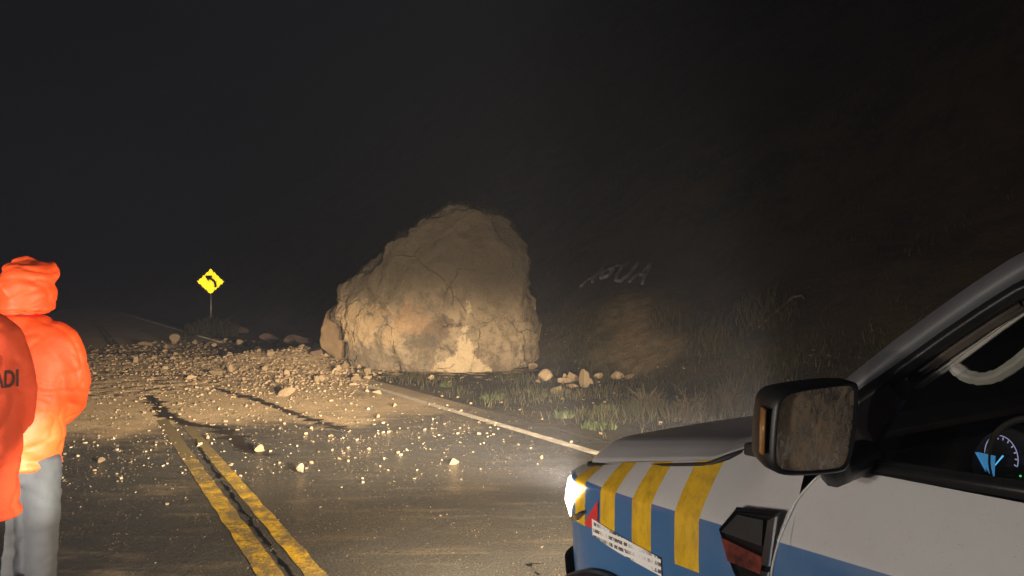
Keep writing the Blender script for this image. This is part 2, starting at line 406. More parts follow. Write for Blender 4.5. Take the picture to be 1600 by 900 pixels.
def put_stone(px, py, wpx, seed=None, label=None, group=None, me=None, name='stone', hfac=1, rz=None, sink=.25, cat='stone'):
    """a stone resting on the ground point seen at (px, py); wpx its width in photo pixels"""
    x, y = gp(px, py)
    for _ in range(3): x, y = gp(px, py, ground_h(x, y))
    r = wpx / 2 * y / 1200; rg = random.Random(seed if seed is not None else hash((px, py)))
    me = me or STONES[rg.randrange(12)]
    o = obj(name, me); zz = max(v.co.z for v in me.vertices)
    o.scale = (r, r * rg.uniform(.8, 1.1), r * hfac * rg.uniform(.85, 1.15))
    o.location = (x, y + r * .4, ground_h(x, y) + o.scale.z * zz * (1 - sink * 1.2))
    o.rotation_euler = (rg.uniform(-.2, .2), rg.uniform(-.2, .2), rg.uniform(0, 6.28) if rz is None else rz)
    return tag(o, label, cat, group)
GR = 'stones fallen on the road'
named = [
    (447, 619, 30, .8, 'cream angular stone lying alone on bare mud just left of the boulder'),
    (591, 616, 21, .8, 'smooth oval tan stone at the start of the white line before the boulder'),
    (552, 602, 14, 1.1, 'rounded tan stone on the mud between the boulder corner and the oval stone'),
    (709, 724, 20, 1.0, 'bright cream stone alone on wet asphalt in the middle of the right lane'),
    (408, 708, 24, .9, 'wedge shaped orange tan stone on the asphalt just right of the dark streak'),
    (471, 740, 16, 1.6, 'upright pointed tan stone on the asphalt right of the yellow lines'),
    (158, 722, 16, 1.2, 'tan stone alone on the dark left lane beside the man in grey trousers'),
    (359, 583, 13, 1.5, 'upright pale blocky stone among the rubble below the road sign'),
    (272, 538, 20, 1.3, 'large pale stone standing at the far edge of the rubble, left of the sign'),
    (352, 532, 13, .9, 'small stone on the far white edge line at the back of the rubble'),
    (190, 553, 17, .7, 'flat pale stone at the far left rim of the rubble'),
    (226, 541, 26, .5, 'long low stone pair at the far rim of the rubble'),
    (412, 575, 16, .9, 'pinkish tan stone in the middle of the rubble right of the sign'),
    (355, 557, 16, .6, 'flat slab stone lying in the rubble straight below the sign'),
    (446, 592, 14, .5, 'flat yellowish stone at the near edge of the rubble'),
    (577, 702, 9, 1.2, 'small round tan stone on the asphalt in front of the boulder'),
    (673, 593, 11, 1.5, 'small upright stone leaning at the foot of the boulder pale patch'),
    (530, 717, 11, .7, 'small yellowish stone on the asphalt behind the upright pointed stone'),
    (300, 593, 17, .5, 'flat pinkish stone on bare mud at the left of the rubble'),
    (336, 587, 24, .6, 'broad low stone with a dark shaded left end in the left rubble'),
]
for i, (px, py, w, hf, lb) in enumerate(named): put_stone(px, py, w, 300 + i, lb, None, hfac=hf)
rg0 = random.Random(77)
row = [(852, 572, 33, 1.0, 'pale blocky stone touching the lower right corner of the boulder'),
       (873, 573, 28, 1.1, 'second stone from the boulder in the row at the foot of the slope'),
       (893, 579, 28, 1.3, 'third stone from the boulder, just left of the pointed stone'),
       (914, 580, 32, 2.1, 'tall pointed tan stone in the row right of the boulder'),
       (882, 598, 30, .6, 'flat tan stone lying in front of the row right of the boulder'),
       (962, 590, 36, .8, 'reddish stone second from the right end of the row on the slope foot'),
       (985, 594, 27, 1.0, 'rounded reddish stone at the right end of the row on the slope foot'),
       (833, 578, 20, .7, 'low brown stone under the right edge of the boulder')]
for i, (px, py, w, hf, lb) in enumerate(row): put_stone(px, py, w, 400 + i, lb, 'stones in a row right of the boulder', hfac=hf)
for i in range(16):
    px, py = 838 + rg0.random() * 100, 574 + rg0.random() * 26
    put_stone(px, py, rg0.uniform(9, 22), 600 + i, 'low angular broken rock packed at the right foot of the huge boulder', 'broken rocks right of the boulder', hfac=rg0.uniform(.5, 1.0), name='rock', cat='rock')
M_DSTONE = pmat('reddish_brown_stone', (.20, .13, .10), (.12, .085, .065), 3, .85, bump=.6, bscale=9, drough=1)
big = [(467, 543, 52, .62, 'low reddish brown rock at the back of the rubble left of the boulder'),
       (490, 554, 26, .9, 'brown rock wedged between the low reddish rock and the boulder'),
       (420, 531, 34, .5, 'dark brown rock behind the rubble near the sign foot'),
       (372, 520, 30, .5, 'dark low rock on the verge in front of the sign')]
for i, (px, py, w, hf, lb) in enumerate(big):
    put_stone(px, py, w, 500 + i, lb, None, me=stone_mesh(60 + i, 3, 8, M_DSTONE, (1, .8, .8)), hfac=hf, rz=.2, name='rock', cat='rock')
# the anonymous stones of the rubble: individuals first, then gravel
rg = random.Random(5)
def rubble_w(x, y):
    """how thickly the rubble lies, over the photo's ground"""
    band = math.exp(-((y - (566 + (x - 350) * .03)) / 26) ** 2)
    side = 1 / (1 + math.exp(-(x - 120) / 14)) * 1 / (1 + math.exp((x - 570) / 16))
    return band * side * (.35 + .65 * 1 / (1 + math.exp(-(x - 300) / 70))) * (y > 531 + max(0, (300 - x) * .06))
pts = []
while len(pts) < 268:
    x, y = rg.uniform(110, 640), rg.uniform(532, 640)
    if rg.random() > rubble_w(x, y): continue
    w = 3.6 + 7.0 * rg.random() ** 2.6
    if any((x - a) ** 2 + ((y - b) * 2.2) ** 2 < (w * .5 + c * .5) ** 2 * .6 for a, b, c in pts): continue
    pts.append((x, y, w))
for i, (x, y, w) in enumerate(pts):
    put_stone(x, y, w, 1000 + i, 'small tan stone lying among the rubble spread across the road', 'small stones in the rubble')
chunk = 0
while chunk < 26:
    x, y = rg.uniform(395, 575), rg.uniform(545, 598)
    if rg.random() > 1 / (1 + math.exp(-(x - 430) / 40)): continue
    chunk += 1
    put_stone(x, y, rg.uniform(9, 17), 3000 + chunk, 'fist to head sized broken rock piled at the left foot of the huge boulder', 'broken rocks left of the boulder', name='rock', cat='rock', hfac=rg.uniform(.6, 1.1))
loose = 0
while loose < 30:
    x, y = rg.uniform(140, 900), rg.uniform(605, 790)
    if x > 870 - (y - 600) * .05 or rg.random() > math.exp(-(y - 600) / 90): continue
    loose += 1
    put_stone(x, y, rg.uniform(4.5, 8), 2000 + loose, 'pebble lying loose on the wet asphalt in front of the rubble', 'loose pebbles on the asphalt')
def scatter(name, samples, mat, seed):
    """one mesh of many small stones (x, y, z, r)"""
    rg = np.random.default_rng(seed); Vs = []; Fs = []
    V0 = np.array([(x, y, z) for x in (-.7, .7) for y in (-.7, .7) for z in (-.7, .7)])
    F0 = np.array([(0, 1, 3), (0, 3, 2), (4, 6, 7), (4, 7, 5), (0, 4, 5), (0, 5, 1), (2, 3, 7), (2, 7, 6), (0, 2, 6), (0, 6, 4), (1, 5, 7), (1, 7, 3)])
    base = [V0 * (1 + .40 * rg.normal(size=(8, 1)).clip(-1.4, 1)) + .16 * rg.normal(size=(8, 3)) for _ in range(24)]
    for i, (x, y, z, r) in enumerate(samples):
        a = rg.uniform(0, 6.28); c, s = math.cos(a), math.sin(a)
        P = base[i % 24] * np.array([1, rg.uniform(.6, 1), rg.uniform(.45, .95)]) * r
        P = np.c_[P[:, 0] * c - P[:, 1] * s + x, P[:, 0] * s + P[:, 1] * c + y, P[:, 2] + z + r * .25]
        Vs.append(P); Fs.append(F0 + i * len(V0))
    return tag(obj(name, mesh(name, np.vstack(Vs).tolist(), np.vstack(Fs).tolist(), mat)), kind='stuff')
sm = []
while len(sm) < 9000:
    x, y = rg.uniform(60, 660), rg.uniform(528, 665)
    if rg.random() > min(1, rubble_w(x, y) * 1.2 + .12 * math.exp(-((y - 600) / 40) ** 2) * (x < 560)): continue
    X_, Y_ = gp(x, y); r = (.6 + 2.2 * rg.random() ** 3) * Y_ / 1200
    sm.append((X_, Y_, max(0, ground_h(X_, Y_)), r))
scatter('gravel', sm, M_GRAVEL, 2)
sm = []
while len(sm) < 1150:
    x, y = rg.uniform(70, 905), rg.uniform(590, 890)
    d = math.exp(-((y - 668) / 62) ** 2) * (1 if x < 760 else .45) + .02
    if x < 300: d = d * .8 + .5 * math.exp(-((y - 715) / 50) ** 2)
    d *= .3 + 1.4 * max(0, .5 + noise.noise((x * .012, y * .03, 3)))
    if rg.random() > d: continue
    X_, Y_ = gp(x, y)
    if qs(X_, Y_)[0] > 5: continue
    r = (.5 + 2.3 * rg.random() ** 4) * Y_ / 1200
    sm.append((X_, Y_, 0, r))
scatter('pebbles', sm, M_PEB, 3)
sm = []
while len(sm) < 7500:
    x, y = rg.uniform(70, 900), rg.uniform(600, 899)
    if rg.random() > .25 + .9 * noise.noise((x * .013, y * .04, 9)) + .35 * (y < 740): continue
    X_, Y_ = gp(x, y)
    if qs(X_, Y_)[0] > 5.1: continue
    sm.append((X_, Y_, 0, (.35 + .75 * rg.random() ** 3) * Y_ / 1200))
scatter('grit', sm, pmat('wet_grit', (.22, .165, .105), (.11, .085, .055), 9, .45, island=.6), 7)
sm = []
while len(sm) < 900:
    q, s = rg.uniform(5.3, 11), rg.uniform(4, 26); p = rw(q, s)
    sm.append((p.x, p.y, ground_h(p.x, p.y), (.004 + .026 * rg.random() ** 4)))
scatter('shoulder_gravel', sm, M_GRAVEL, 4)
# ------------------------------------------------------------------ the boulder
M_BOULDER = newmat('boulder_rock'); g = N(M_BOULDER); v = g.coords(); X = g.xyz(v)
n1 = g.noise(v, .9, 8, .62, .6); n2 = g.noise(v, 3.4, 8, .68, .4); n3 = g.noise(v, 16, 6, .65)
c = g.mix(g.ramp(n1, .32, .68), (.185, .145, .10), (.37, .285, .19))
c = g.mix(g.math('MULTIPLY', g.ramp(n2, .44, .62), .75), c, (.12, .092, .064))
c = g.mix(g.math('MULTIPLY', g.ramp(n3, .52, .72), .45), c, (.44, .34, .22))
wob = g.math('ADD', g.math('MULTIPLY', g.noise(v, 1.1, 6, .7, .8), .65), g.math('MULTIPLY', g.noise(v, 4.5, 6, .7, .6), .35))
vc = g.n.new('ShaderNodeTexVoronoi'); vc.feature = 'DISTANCE_TO_EDGE'; vc.inputs['Scale'].default_value = 1.15
wv = g.n.new('ShaderNodeMix'); wv.data_type = 'VECTOR'; wv.inputs[0].default_value = .35
nv3 = g.n.new('ShaderNodeTexNoise'); nv3.inputs['Scale'].default_value = 1.6; nv3.inputs['Detail'].default_value = 6; g.l.new(v, nv3.inputs['Vector'])
g.l.new(v, wv.inputs[4]); g.l.new(nv3.outputs['Color'], wv.inputs[5]); g.l.new(wv.outputs[1], vc.inputs['Vector'])
crk = g.math('MULTIPLY', g.ramp(vc.outputs['Distance'], .0, .013, 1, 0), g.ramp(n1, .48, .6))
c = g.mix(g.math('MULTIPLY', crk, .6), c, (.035, .027, .02))
dk = g.ramp(g.noise(g.mapping(v, (1.6, 1, .8)), 1.9, 7, .72, 1.2), .56, .68)
c = g.mix(g.math('MULTIPLY', dk, .8), c, (.075, .058, .045))
up = g.ramp(g.math('ADD', X[2], g.math('MULTIPLY', g.math('SUBTRACT', wob, .5), 1.4)), 1.35, 2.1)
c = g.mix(g.math('MULTIPLY', up, .8), c, g.mix(n2, (.13, .105, .072), (.27, .215, .145)))            # weathered grey brown skin of the upper half
c = g.mix(g.math('MULTIPLY', g.blob(X, (-1.6, 0, 1.05), (.85, None, .5), wob, 1.6), .6), c, (.50, .35, .20))   # ochre patch
c = g.mix(g.math('MULTIPLY', g.blob(X, (-.55, 0, 1.2), (.6, None, .3), wob, 1.6), .5), c, (.42, .26, .15))
c = g.mix(g.math('MULTIPLY', g.blob(X, (.05, 0, .95), (.35, None, .42), wob, 1.5), .6), c, (.11, .075, .06))        # purple brown stain
c = g.mix(g.math('MULTIPLY', g.blob(X, (-.35, 0, .68), (.34, None, .13), n2, 1.4), .7), c, (.10, .09, .07))
ax = g.math('MULTIPLY', g.math('ABSOLUTE', g.math('SUBTRACT', X[0], g.math('MULTIPLY', g.math('SUBTRACT', wob, .5), .5))), 1)
fx = g.math('SUBTRACT', X[0], g.math('ADD', .53, g.math('MULTIPLY', X[2], .06)))
tri = g.math('SUBTRACT', g.math('ADD', g.math('ABSOLUTE', fx), g.math('ADD', g.math('MULTIPLY', g.math('SUBTRACT', wob, .5), 1.5), g.math('MULTIPLY', g.math('SUBTRACT', n3, .5), .30))), g.math('ADD', g.math('MULTIPLY', g.math('SUBTRACT', 1.25, X[2]), .28), g.ramp(X[2], .55, 0, 0, .30)))
c = g.mix(g.ramp(tri, .03, -.06), c, g.mix(n3, (.44, .34, .21), (.60, .47, .31)))                                 # pale fresh break
c = g.mix(g.math('MULTIPLY', g.ramp(g.noise(v, 5, 5), .6, .72), .35), c, (.14, .15, .07))                          # lichen
g.put(g.b.inputs['Base Color'], c); g.put(g.b.inputs['Roughness'], .85)
g.put(g.b.inputs['Normal'], g.bump(g.math('SUBTRACT', g.math('ADD', n2, g.math('MULTIPLY', n3, .6)), g.math('MULTIPLY', crk, .5)), 1, .14))
if 'Diffuse Roughness' in g.b.inputs: g.b.inputs['Diffuse Roughness'].default_value = .7
BY = 18.3
def outline_R(pxs, cx, cz, zpl):
    P = [((x - 800) / 1200 * zpl - cx, CAM_H - (y - 470) / 1200 * zpl - cz) for x, y in pxs]
    A = sorted((math.atan2(z, x), math.hypot(x, z)) for x, z in P)
    A = [(A[-1][0] - 2 * math.pi, A[-1][1])] + A + [(A[0][0] + 2 * math.pi, A[0][1])]
    return lambda t: lerp(t, A)
def rock(pxs, cx, cz, zpl, depth, sub, seed, pits=(), amp=1.0, e1=.45, e2=.62, facets=26):
    Rf = outline_R(pxs, cx, cz, zpl); V, F = ico(sub); out = []
    for x, y, z in V:
        r = math.hypot(x, z); t = math.atan2(z, x)
        sg = math.copysign(abs(y) ** e2, y); cg = r ** e1
        p = Vector((Rf(t) * cg * math.cos(t), depth * sg, Rf(t) * cg * math.sin(t)))
        nrm = Vector((x, y, z)); w = p + Vector((seed * 3.1, 0, 0))
        d = .22 * fbm(w * .8, 4) + .06 * fbm(w * 2.6, 4) - .16 * abs(noise.noise(w * 1.15)) + .03 * noise.noise(w * 9)
        cell = noise.cell(w * 1.3 + Vector((fbm(w, 2),) * 3)) * .05
        d += cell
        p = p + nrm * (d * amp)
        if y < 0:
            for (a, b, ra, rb, dp) in pits:
                k = ((p.x - a) / ra) ** 2 + ((p.z - b) / rb) ** 2
                if k < 6: p.y += dp * math.exp(-k)
        out.append(p)
    # broken planes: slabs split off the near side, leaving flat facets with crisp edges
    A = np.array([tuple(p) for p in out]); rr = np.random.default_rng(seed)
    for _ in range(facets):
        n_ = np.array([rr.normal() * .45, -abs(rr.normal()) * .5 - .75, rr.normal() * .4]); n_ /= np.linalg.norm(n_)
        k = A @ n_; e = np.maximum(0, k - np.quantile(k, rr.uniform(.955, .993))); A -= e[:, None] * n_ * .85
    A = [Vector(a) for a in A]
    for p in A:
        w = p + Vector((seed, 0, 0)); p.y += (-.03 * noise.noise(w * 6) + .14 * abs(noise.noise(w * 1.5)) + .07 * abs(noise.noise(w * 3.4)) - .10 * noise.noise(w * 1.1)) if p.y < .3 else 0
    return A, F
OUT = [(541, 560), (538, 530), (535, 490), (537, 468), (548, 448), (578, 416), (605, 393), (640, 366), (672, 342), (700, 328), (735, 326), (768, 336),
       (803, 352), (818, 380), (827, 420), (829, 460), (832, 500), (838, 535), (837, 560), (825, 578), (780, 590), (700, 592), (620, 590), (560, 582)]
bx, bz = -1.62, 1.55
pits = [(.05, 1.3, .22, .6, .28), (-.35, .68 - 0, .3, .13, .2), (-1.0, -1.2, .25, .25, .35), (-.05, -.5, .3, .3, .16), (.95, -1.15, .5, .14, .25),
        (-1.3, .75, .5, .05, .10), (-1.0, 1.2, .3, .06, .12), (.7, .55, .4, .25, .15), (.4, -.1, .15, .6, .12), (-2.1, -.2, .1, .6, .15), (-.55, -.55, .22, .12, .16)]
Vb, Fb = rock(OUT, bx, bz, BY, 1.75, 7, 2, pits)
bould = obj('boulder', mesh('boulder', Vb, Fb.tolist(), M_BOULDER, True), None, (bx, BY, bz))
# material coordinates are metres from the boulder's own foot
for vv in bould.data.vertices: vv.co.z += bz
bould.location.z = 0
tag(bould, 'huge tan boulder taller than a van lying on the right road edge', 'boulder')
M_SLAB = pmat('brown_rock', (.27, .18, .10), (.16, .11, .068), 2.2, .85, bump=.8, bscale=7, bdist=.06, drough=.7)
OUT2 = [(505, 530), (507, 508), (516, 494), (530, 476), (548, 462), (560, 500), (560, 560), (530, 562), (512, 548)]
Vs, Fs_ = rock(OUT2, -3.95, .75, 18.9, .8, 5, 5, amp=.5)
sl = obj('rock_slab', mesh('rock_slab', [p + Vector((0, 0, .75)) for p in Vs], Fs_.tolist(), M_SLAB, True), None, (-3.95, 18.9, 0))
tag(sl, 'narrow brown rock slab standing against the left side of the huge boulder', 'rock')
# ------------------------------------------------------------------ grass, weeds
def blades(name, pos, mat, seed, parent=None):
    rg = random.Random(seed); V = []; F = []
    for (x, y, z, h, w) in pos:
        a = rg.uniform(0, 6.28); lean = rg.uniform(.1, .75) * h; b = rg.uniform(0, 6.28)
        dx, dy = math.cos(a) * w, math.sin(a) * w; lx, ly = math.cos(b) * lean, math.sin(b) * lean
        i = len(V)
        V += [(x - dx, y - dy, z - .01), (x + dx, y + dy, z - .01), (x + lx * .45 + dx * .6, y + ly * .45 + dy * .6, z + h * .6), (x + lx * .45 - dx * .6, y + ly * .45 - dy * .6, z + h * .6), (x + lx, y + ly, z + h)]
        F += [(i, i + 1, i + 2, i + 3), (i + 3, i + 2, i + 4)]
    return obj(name, mesh(name, V, F, mat), parent)
M_GRASS = pmat('dull_olive_grass', (.062, .066, .022), (.10, .078, .036), .9, .75, island=.4)
M_DRY = pmat('dry_brown_grass', (.095, .070, .036), (.055, .044, .022), .7, .8, island=.45)
M_WEED = pmat('green_weed', (.060, .085, .024), (.09, .10, .038), 9, .6, island=.3)
M_TURF = pmat('dark_turf', (.032, .036, .016), (.05, .04, .02), 5, .85, island=.4)
rg = random.Random(21); ps = []
while len(ps) < 17000:
    q = Q_PAVE + .12 + 6 * rg.random(); s = 3.5 + 26 * rg.random() ** 1.3; p = rw(q, s)
    d = noise.noise((p.x * .8, p.y * .8, 4)) + .5 * noise.noise((p.x * 2.7, p.y * 2.7, 1))
    if rg.random() > .42 + d * 1.1 or (q < 5.8 and rg.random() < .6): continue
    if abs(p.x + 1.6) < 2.2 and p.y > 16.3: continue
    ps.append((p.x, p.y, ground_h(p.x, p.y), rg.uniform(.03, .13) * (1 + max(0, d)), rg.uniform(.003, .007)))
tag(blades('grass', ps, M_GRASS, 1), kind='stuff')
ps = []
while len(ps) < 12000:
    q = 9.6 + 17 * rg.random() ** 1.4; s = -2 + 44 * rg.random(); p = rw(q, s)
    d = noise.noise((p.x * .35, p.y * .35, 9)) + .6 * noise.noise((p.x * 1.4, p.y * 1.4, 2))
    if rg.random() > .35 + d: continue
    if ((p.x - BEAM_SPOT[0]) / 1.1) ** 2 + ((p.y - BEAM_SPOT[1]) / 2.0) ** 2 < 1 and rg.random() < .93: continue
    ps.append((p.x, p.y, ground_h(p.x, p.y), rg.uniform(.05, .18) * (1 + max(0, d)), rg.uniform(.005, .012)))
tag(blades('dry_grass', ps, M_DRY, 2), kind='stuff')
weeds = [(768, 623, 40, 'bright green weed patch on the shoulder in front of the boulder'), (697, 604, 20, 'tiny green weed at the foot of the boulder'),
         (935, 668, 60, 'largest green weed patch on the shoulder near the truck bonnet'), (880, 652, 30, 'small weed clump between the two green weed patches'),
         (945, 640, 30, 'pale weed clump on the shoulder above the largest green weed patch')]
for (px, py, w, lb) in weeds:
    x, y = gp(px, py); r = w / 2 * y / 1200
    e = empty('weed', (x, y, ground_h(x, y))); pp = []
    for _ in range(int(90 + w * 3)):
        a, d = rg.uniform(0, 6.28), r * rg.random() ** .7; pp.append((math.cos(a) * d, math.sin(a) * d, 0, rg.uniform(.03, .11), rg.uniform(.006, .014)))
    blades('leaves', pp, M_WEED, px, e); tag(e, lb, 'weed', 'green weeds on the shoulder')
shr = [(1010, 640, 70, .45), (1075, 655, 80, .5), (1140, 640, 80, .6), (1120, 560, 100, 1.2), (1200, 520, 110, 1.3), (1060, 520, 90, 1.0)]
M_BRANCH = pmat('pale_twig', (.26, .20, .13), (.16, .12, .08), 20, .8)
slb = ['dry grass tussock nearest the boulder at the foot of the slope', 'dry grass tussock between two others just behind the truck bonnet', 'dry tussock on the slope foot beside the truck mirror',
       'leafless shrub halfway up the dim slope above the truck mirror', 'highest leafless shrub on the slope right of the mirror', 'leafless shrub on the lit patch of slope']
for i, ((px, py, w, hh), lb) in enumerate(zip(shr, slb)):
    k = (px - 800) / 1200; Y_ = 10.0
    while Y_ < 60 and CAM_H - (py - 470) / 1200 * Y_ > ground_h(k * Y_, Y_): Y_ += .1
    x, y = k * Y_, Y_; r = w / 2 * y / 1200
    e = empty('shrub' if i > 2 else 'grass_tussock', (x, y, ground_h(x, y) - .02)); bm = bmesh.new()
    for _ in range(26):
        a = rg.uniform(0, 6.28); d = rg.uniform(.2, 1) * r; h = rg.uniform(.5, 1) * hh
        p0 = Vector((0, 0, 0)) + Vector((math.cos(a), math.sin(a), 0)) * r * .15
        p1 = Vector((math.cos(a) * d * .6, math.sin(a) * d * .6, h * .6)); p2 = Vector((math.cos(a + .4) * d * 1.1, math.sin(a + .4) * d * 1.1, h))
        tube_bm(bm, [p0, p1, p2], [.010, .007, .003], 4, False)
        for _ in range(3):
            t = rg.uniform(.3, .9); q0 = p0.lerp(p2, t); dr = Vector((rg.gauss(0, 1), rg.gauss(0, 1), 1)).normalized() * rg.uniform(.1, .3) * hh
            tube_bm(bm, [q0, q0 + dr], [.005, .002], 3, False)
    obj('twigs', bm_mesh('twigs', bm, M_DRY if i < 3 else M_TURF), e)
    pp = []
    for _ in range(500):
        a, d = rg.uniform(0, 6.28), r * rg.random() ** .6; z0 = rg.uniform(0, .6) * hh * (1 - d / r * .4) if i > 2 else 0
        pp.append((math.cos(a) * d, math.sin(a) * d, z0, rg.uniform(.15, .5) * (hh if i < 3 else .5), rg.uniform(.006, .014)))
    blades('leaves', pp, M_DRY, px, e); tag(e, lb, 'shrub' if i > 2 else 'tussock', 'brush on the slope')
SXV = (331 - 800) / 1200 * 34.6
def hit(px, py, y0=10.0):
    k = (px - 800) / 1200; Y_ = y0
    while Y_ < 90 and CAM_H - (py - 470) / 1200 * Y_ > ground_h(k * Y_, Y_): Y_ += .05
    return Vector((k * Y_, Y_, ground_h(k * Y_, Y_)))
p = hit(1245, 485)
br = tube('branch', [p + Vector(t) for t in ((-.75, 0, -.35), (-.4, -.1, .0), (-.12, -.12, .24), (.05, -.12, .27), (.1, -.1, .2))], [.02, .025, .025, .022, .015], M_BRANCH, seg=6)
tag(br, 'pale bent dead branch lying on the dim slope right of the truck mirror', 'branch')
e = empty('added_shrub', (SXV, 34.6, -.05)); pp = []  # shrub added so the sign post fades out towards its foot
for _ in range(900):
    a, d = rg.uniform(0, 6.28), rg.random() ** .6; hh = rg.uniform(0, .95) * (1 - d * .5)
    pp.append((math.cos(a) * d * 1.3, math.sin(a) * d * .6, hh, rg.uniform(.1, .3), rg.uniform(.015, .035)))
blades('leaves', pp, M_TURF, 99, e); bm = bmesh.new()
for _ in range(14):
    a = rg.uniform(0, 6.28); tube_bm(bm, [(0, 0, 0), (math.cos(a) * .4, math.sin(a) * .3, .5), (math.cos(a) * .8, math.sin(a) * .5, .9)], [.02, .014, .006], 4, False)
obj('twigs', bm_mesh('twigs', bm, M_TURF), e); tag(e, 'dark low shrub added on the verge, fading out the foot of the sign post', 'shrub')
# turf on the boulder's crown, part of it
tb = BVHTree.FromPolygons([v.co for v in bould.data.vertices], [p.vertices[:] for p in bould.data.polygons]); pp = []
while len(pp) < 1500:
    a = rg.choice((-.9 + .35 * rg.gauss(0, 1), .25 + .45 * rg.gauss(0, 1), 1.1 + .2 * rg.gauss(0, 1))) + .25
    loc, nn, _, _ = tb.ray_cast(Vector((a, rg.uniform(-.9, .8), 9)), Vector((0, 0, -1)))
    if loc is None or nn.z < .35: continue
    pp.append((loc.x, loc.y, loc.z, rg.uniform(.04, .16), rg.uniform(.006, .014)))
tag(blades('turf', pp, M_TURF, 8, bould), kind='stuff')
# ------------------------------------------------------------------ painted word on the slope
M_WORD = pmat('faded_whitewash', (.40, .39, .38), (.17, .165, .16), 5, .9)
LET = {'A': [[(0, 0), (.36, 1), (.42, 1), (.74, 0)], [(.14, .36), (.62, .36)]], 'G': [[(.7, .84), (.5, 1), (.2, .95), (.02, .6), (.05, .2), (.3, 0), (.62, .08), (.68, .42), (.4, .42)]],
       'U': [[(0, 1), (.02, .25), (.2, 0), (.5, 0), (.66, .25), (.68, 1)]]}
p0 = hit(908, 449, 12); p3 = hit(1012, 449, 12)
wd = empty('hillside_word', p0); bd = Vector((p3.x - p0.x, p3.y - p0.y, 0)); L_ = bd.length; bd.normalize(); upq = Vector((CS, SN, 0))
cw = L_ / 4.0
for i, ch in enumerate('AGUA'):
    bm = bmesh.new()
    for st in LET[ch]:
        P = []
        for (a, b), (c_, d_) in zip(st, st[1:]):
            for k in range(6): P.append((a + (c_ - a) * k / 6, b + (d_ - b) * k / 6))
        P.append(st[-1]); Q = []
        for (a, b) in P:
            w3 = p0 + bd * (i * cw + a * cw * .95 - b * .95) + upq * (b * 1.35)
            Q.append(Vector((w3.x, w3.y, ground_h(w3.x, w3.y) + .03)) - p0)
        tube_bm(bm, Q, (.055, .04), 6)
    obj('letter', bm_mesh('letter', bm, M_WORD), wd)
tag(wd, 'faint white slanted word AGUA laid out on the dark slope right of the boulder', 'hillside lettering')
# ------------------------------------------------------------------ curve sign
M_BLK = pmat('black_print', (.006, .006, .006), rough=.6)
M_GALV = pmat('galvanised_steel', (.45, .45, .44), (.32, .32, .31), 12, .45, metal=.6)
M_RETRO = pmat('retroreflective_yellow', (1.0, .93, .30), rough=.14, metal=1)
SX, SY = gp(329, 521); SY = 36.0; SX = (329 - 800) / 1200 * SY
sg_ = empty('curve_sign', (SX, SY, 0)); tag(sg_, 'yellow diamond sign with a black arrow bending left, on a thin post', 'road sign')
zc = CAM_H + 30 / 1200 * SY; hd = 22.5 / 1200 * SY
yaw = math.atan2(SX, SY)
rotz = Matrix.Rotation(-yaw, 4, 'Z')
def diamond(h, y, t):
    bm = bmesh.new(); P = [(h, 0), (0, h), (-h, 0), (0, -h)]
    a = [bm.verts.new((x, y, z)) for x, z in P]; b = [bm.verts.new((x, y + t, z)) for x, z in P]
    bm.faces.new(a); bm.faces.new(b[::-1])
    for k in range(4): bm.faces.new((a[k], a[(k + 1) % 4], b[(k + 1) % 4], b[k]))
    bmesh.ops.bevel(bm, geom=[e for e in bm.edges if abs((e.verts[0].co - e.verts[1].co).y) > t * .9], offset=.05, segments=3, affect='EDGES')
    return bm
def signpart(name, me):
    o = obj(name, me, sg_); o.matrix_local = Matrix.Translation((0, 0, zc)) @ rotz; return o
signpart('border', bm_mesh('border', diamond(hd, .012, .01), M_BLK))
# prismatic sheeting: a field of real corner cubes that throws lamp light back where it came from
V = []; F = []; cs = .034; hh_ = hd * .93
ca = [Vector((math.cos(R(90 + 120 * k)), 0, math.sin(R(90 + 120 * k)))) for k in range(3)]
nI = int(hh_ / cs) + 2
for i in range(-nI * 2, nI * 2):
    for j in range(-nI * 2, nI * 2):
        for flip in (0, 1):
            s3 = cs * math.sqrt(3)
            ox = (i + j * .5 + (.5 if flip else 0)) * s3; oz = j * 1.5 * cs + (.5 * cs if flip else 0)
            tri = [Vector((ox, 0, oz)) + (c_ * cs if not flip else Vector((c_.x, 0, -c_.z)) * cs) for c_ in ca]
            if max(abs(t.x) + abs(t.z) for t in tri) > hh_: continue
            ap = Vector((ox, cs / math.sqrt(2), oz)); k = len(V)
            V += [tuple(t) for t in tri] + [tuple(ap)]
            F += [(k, k + 1, k + 3), (k + 1, k + 2, k + 3), (k + 2, k, k + 3)]
V = [(x, y - .025, z) for x, y, z in V]
signpart('sheeting', mesh('sheeting', V, F, M_RETRO))
def ribbon(pts, w, y=-.03, t=.012):
    bm = bmesh.new(); L = []
    P = [Vector((x, 0, z)) for x, z in pts]
    for i, p in enumerate(P):
        t_ = (P[min(i + 1, len(P) - 1)] - P[max(i - 1, 0)]).normalized(); n_ = Vector((-t_.z, 0, t_.x)) * w / 2
        L.append([bm.verts.new(p + n_ + Vector((0, y - t, 0))), bm.verts.new(p - n_ + Vector((0, y - t, 0))), bm.verts.new(p - n_ + Vector((0, y, 0))), bm.verts.new(p + n_ + Vector((0, y, 0)))])
    for a, b in zip(L, L[1:]):
        for k in range(4): bm.faces.new((a[k], a[(k + 1) % 4], b[(k + 1) % 4], b[k]))
    bm.faces.new(L[0]); bm.faces.new(L[-1][::-1]); return bm
u_ = hd / 22.5
bm = ribbon([(7.0 * u_, -8.5 * u_), (7.0 * u_, -4 * u_), (6 * u_, -.5 * u_), (3.6 * u_, 2.4 * u_), (-.5 * u_, 5.0 * u_)], 3.4 * u_)
tr = [(-8.0, 9.0), (2.6, 9.4), (-3.6, .8)]
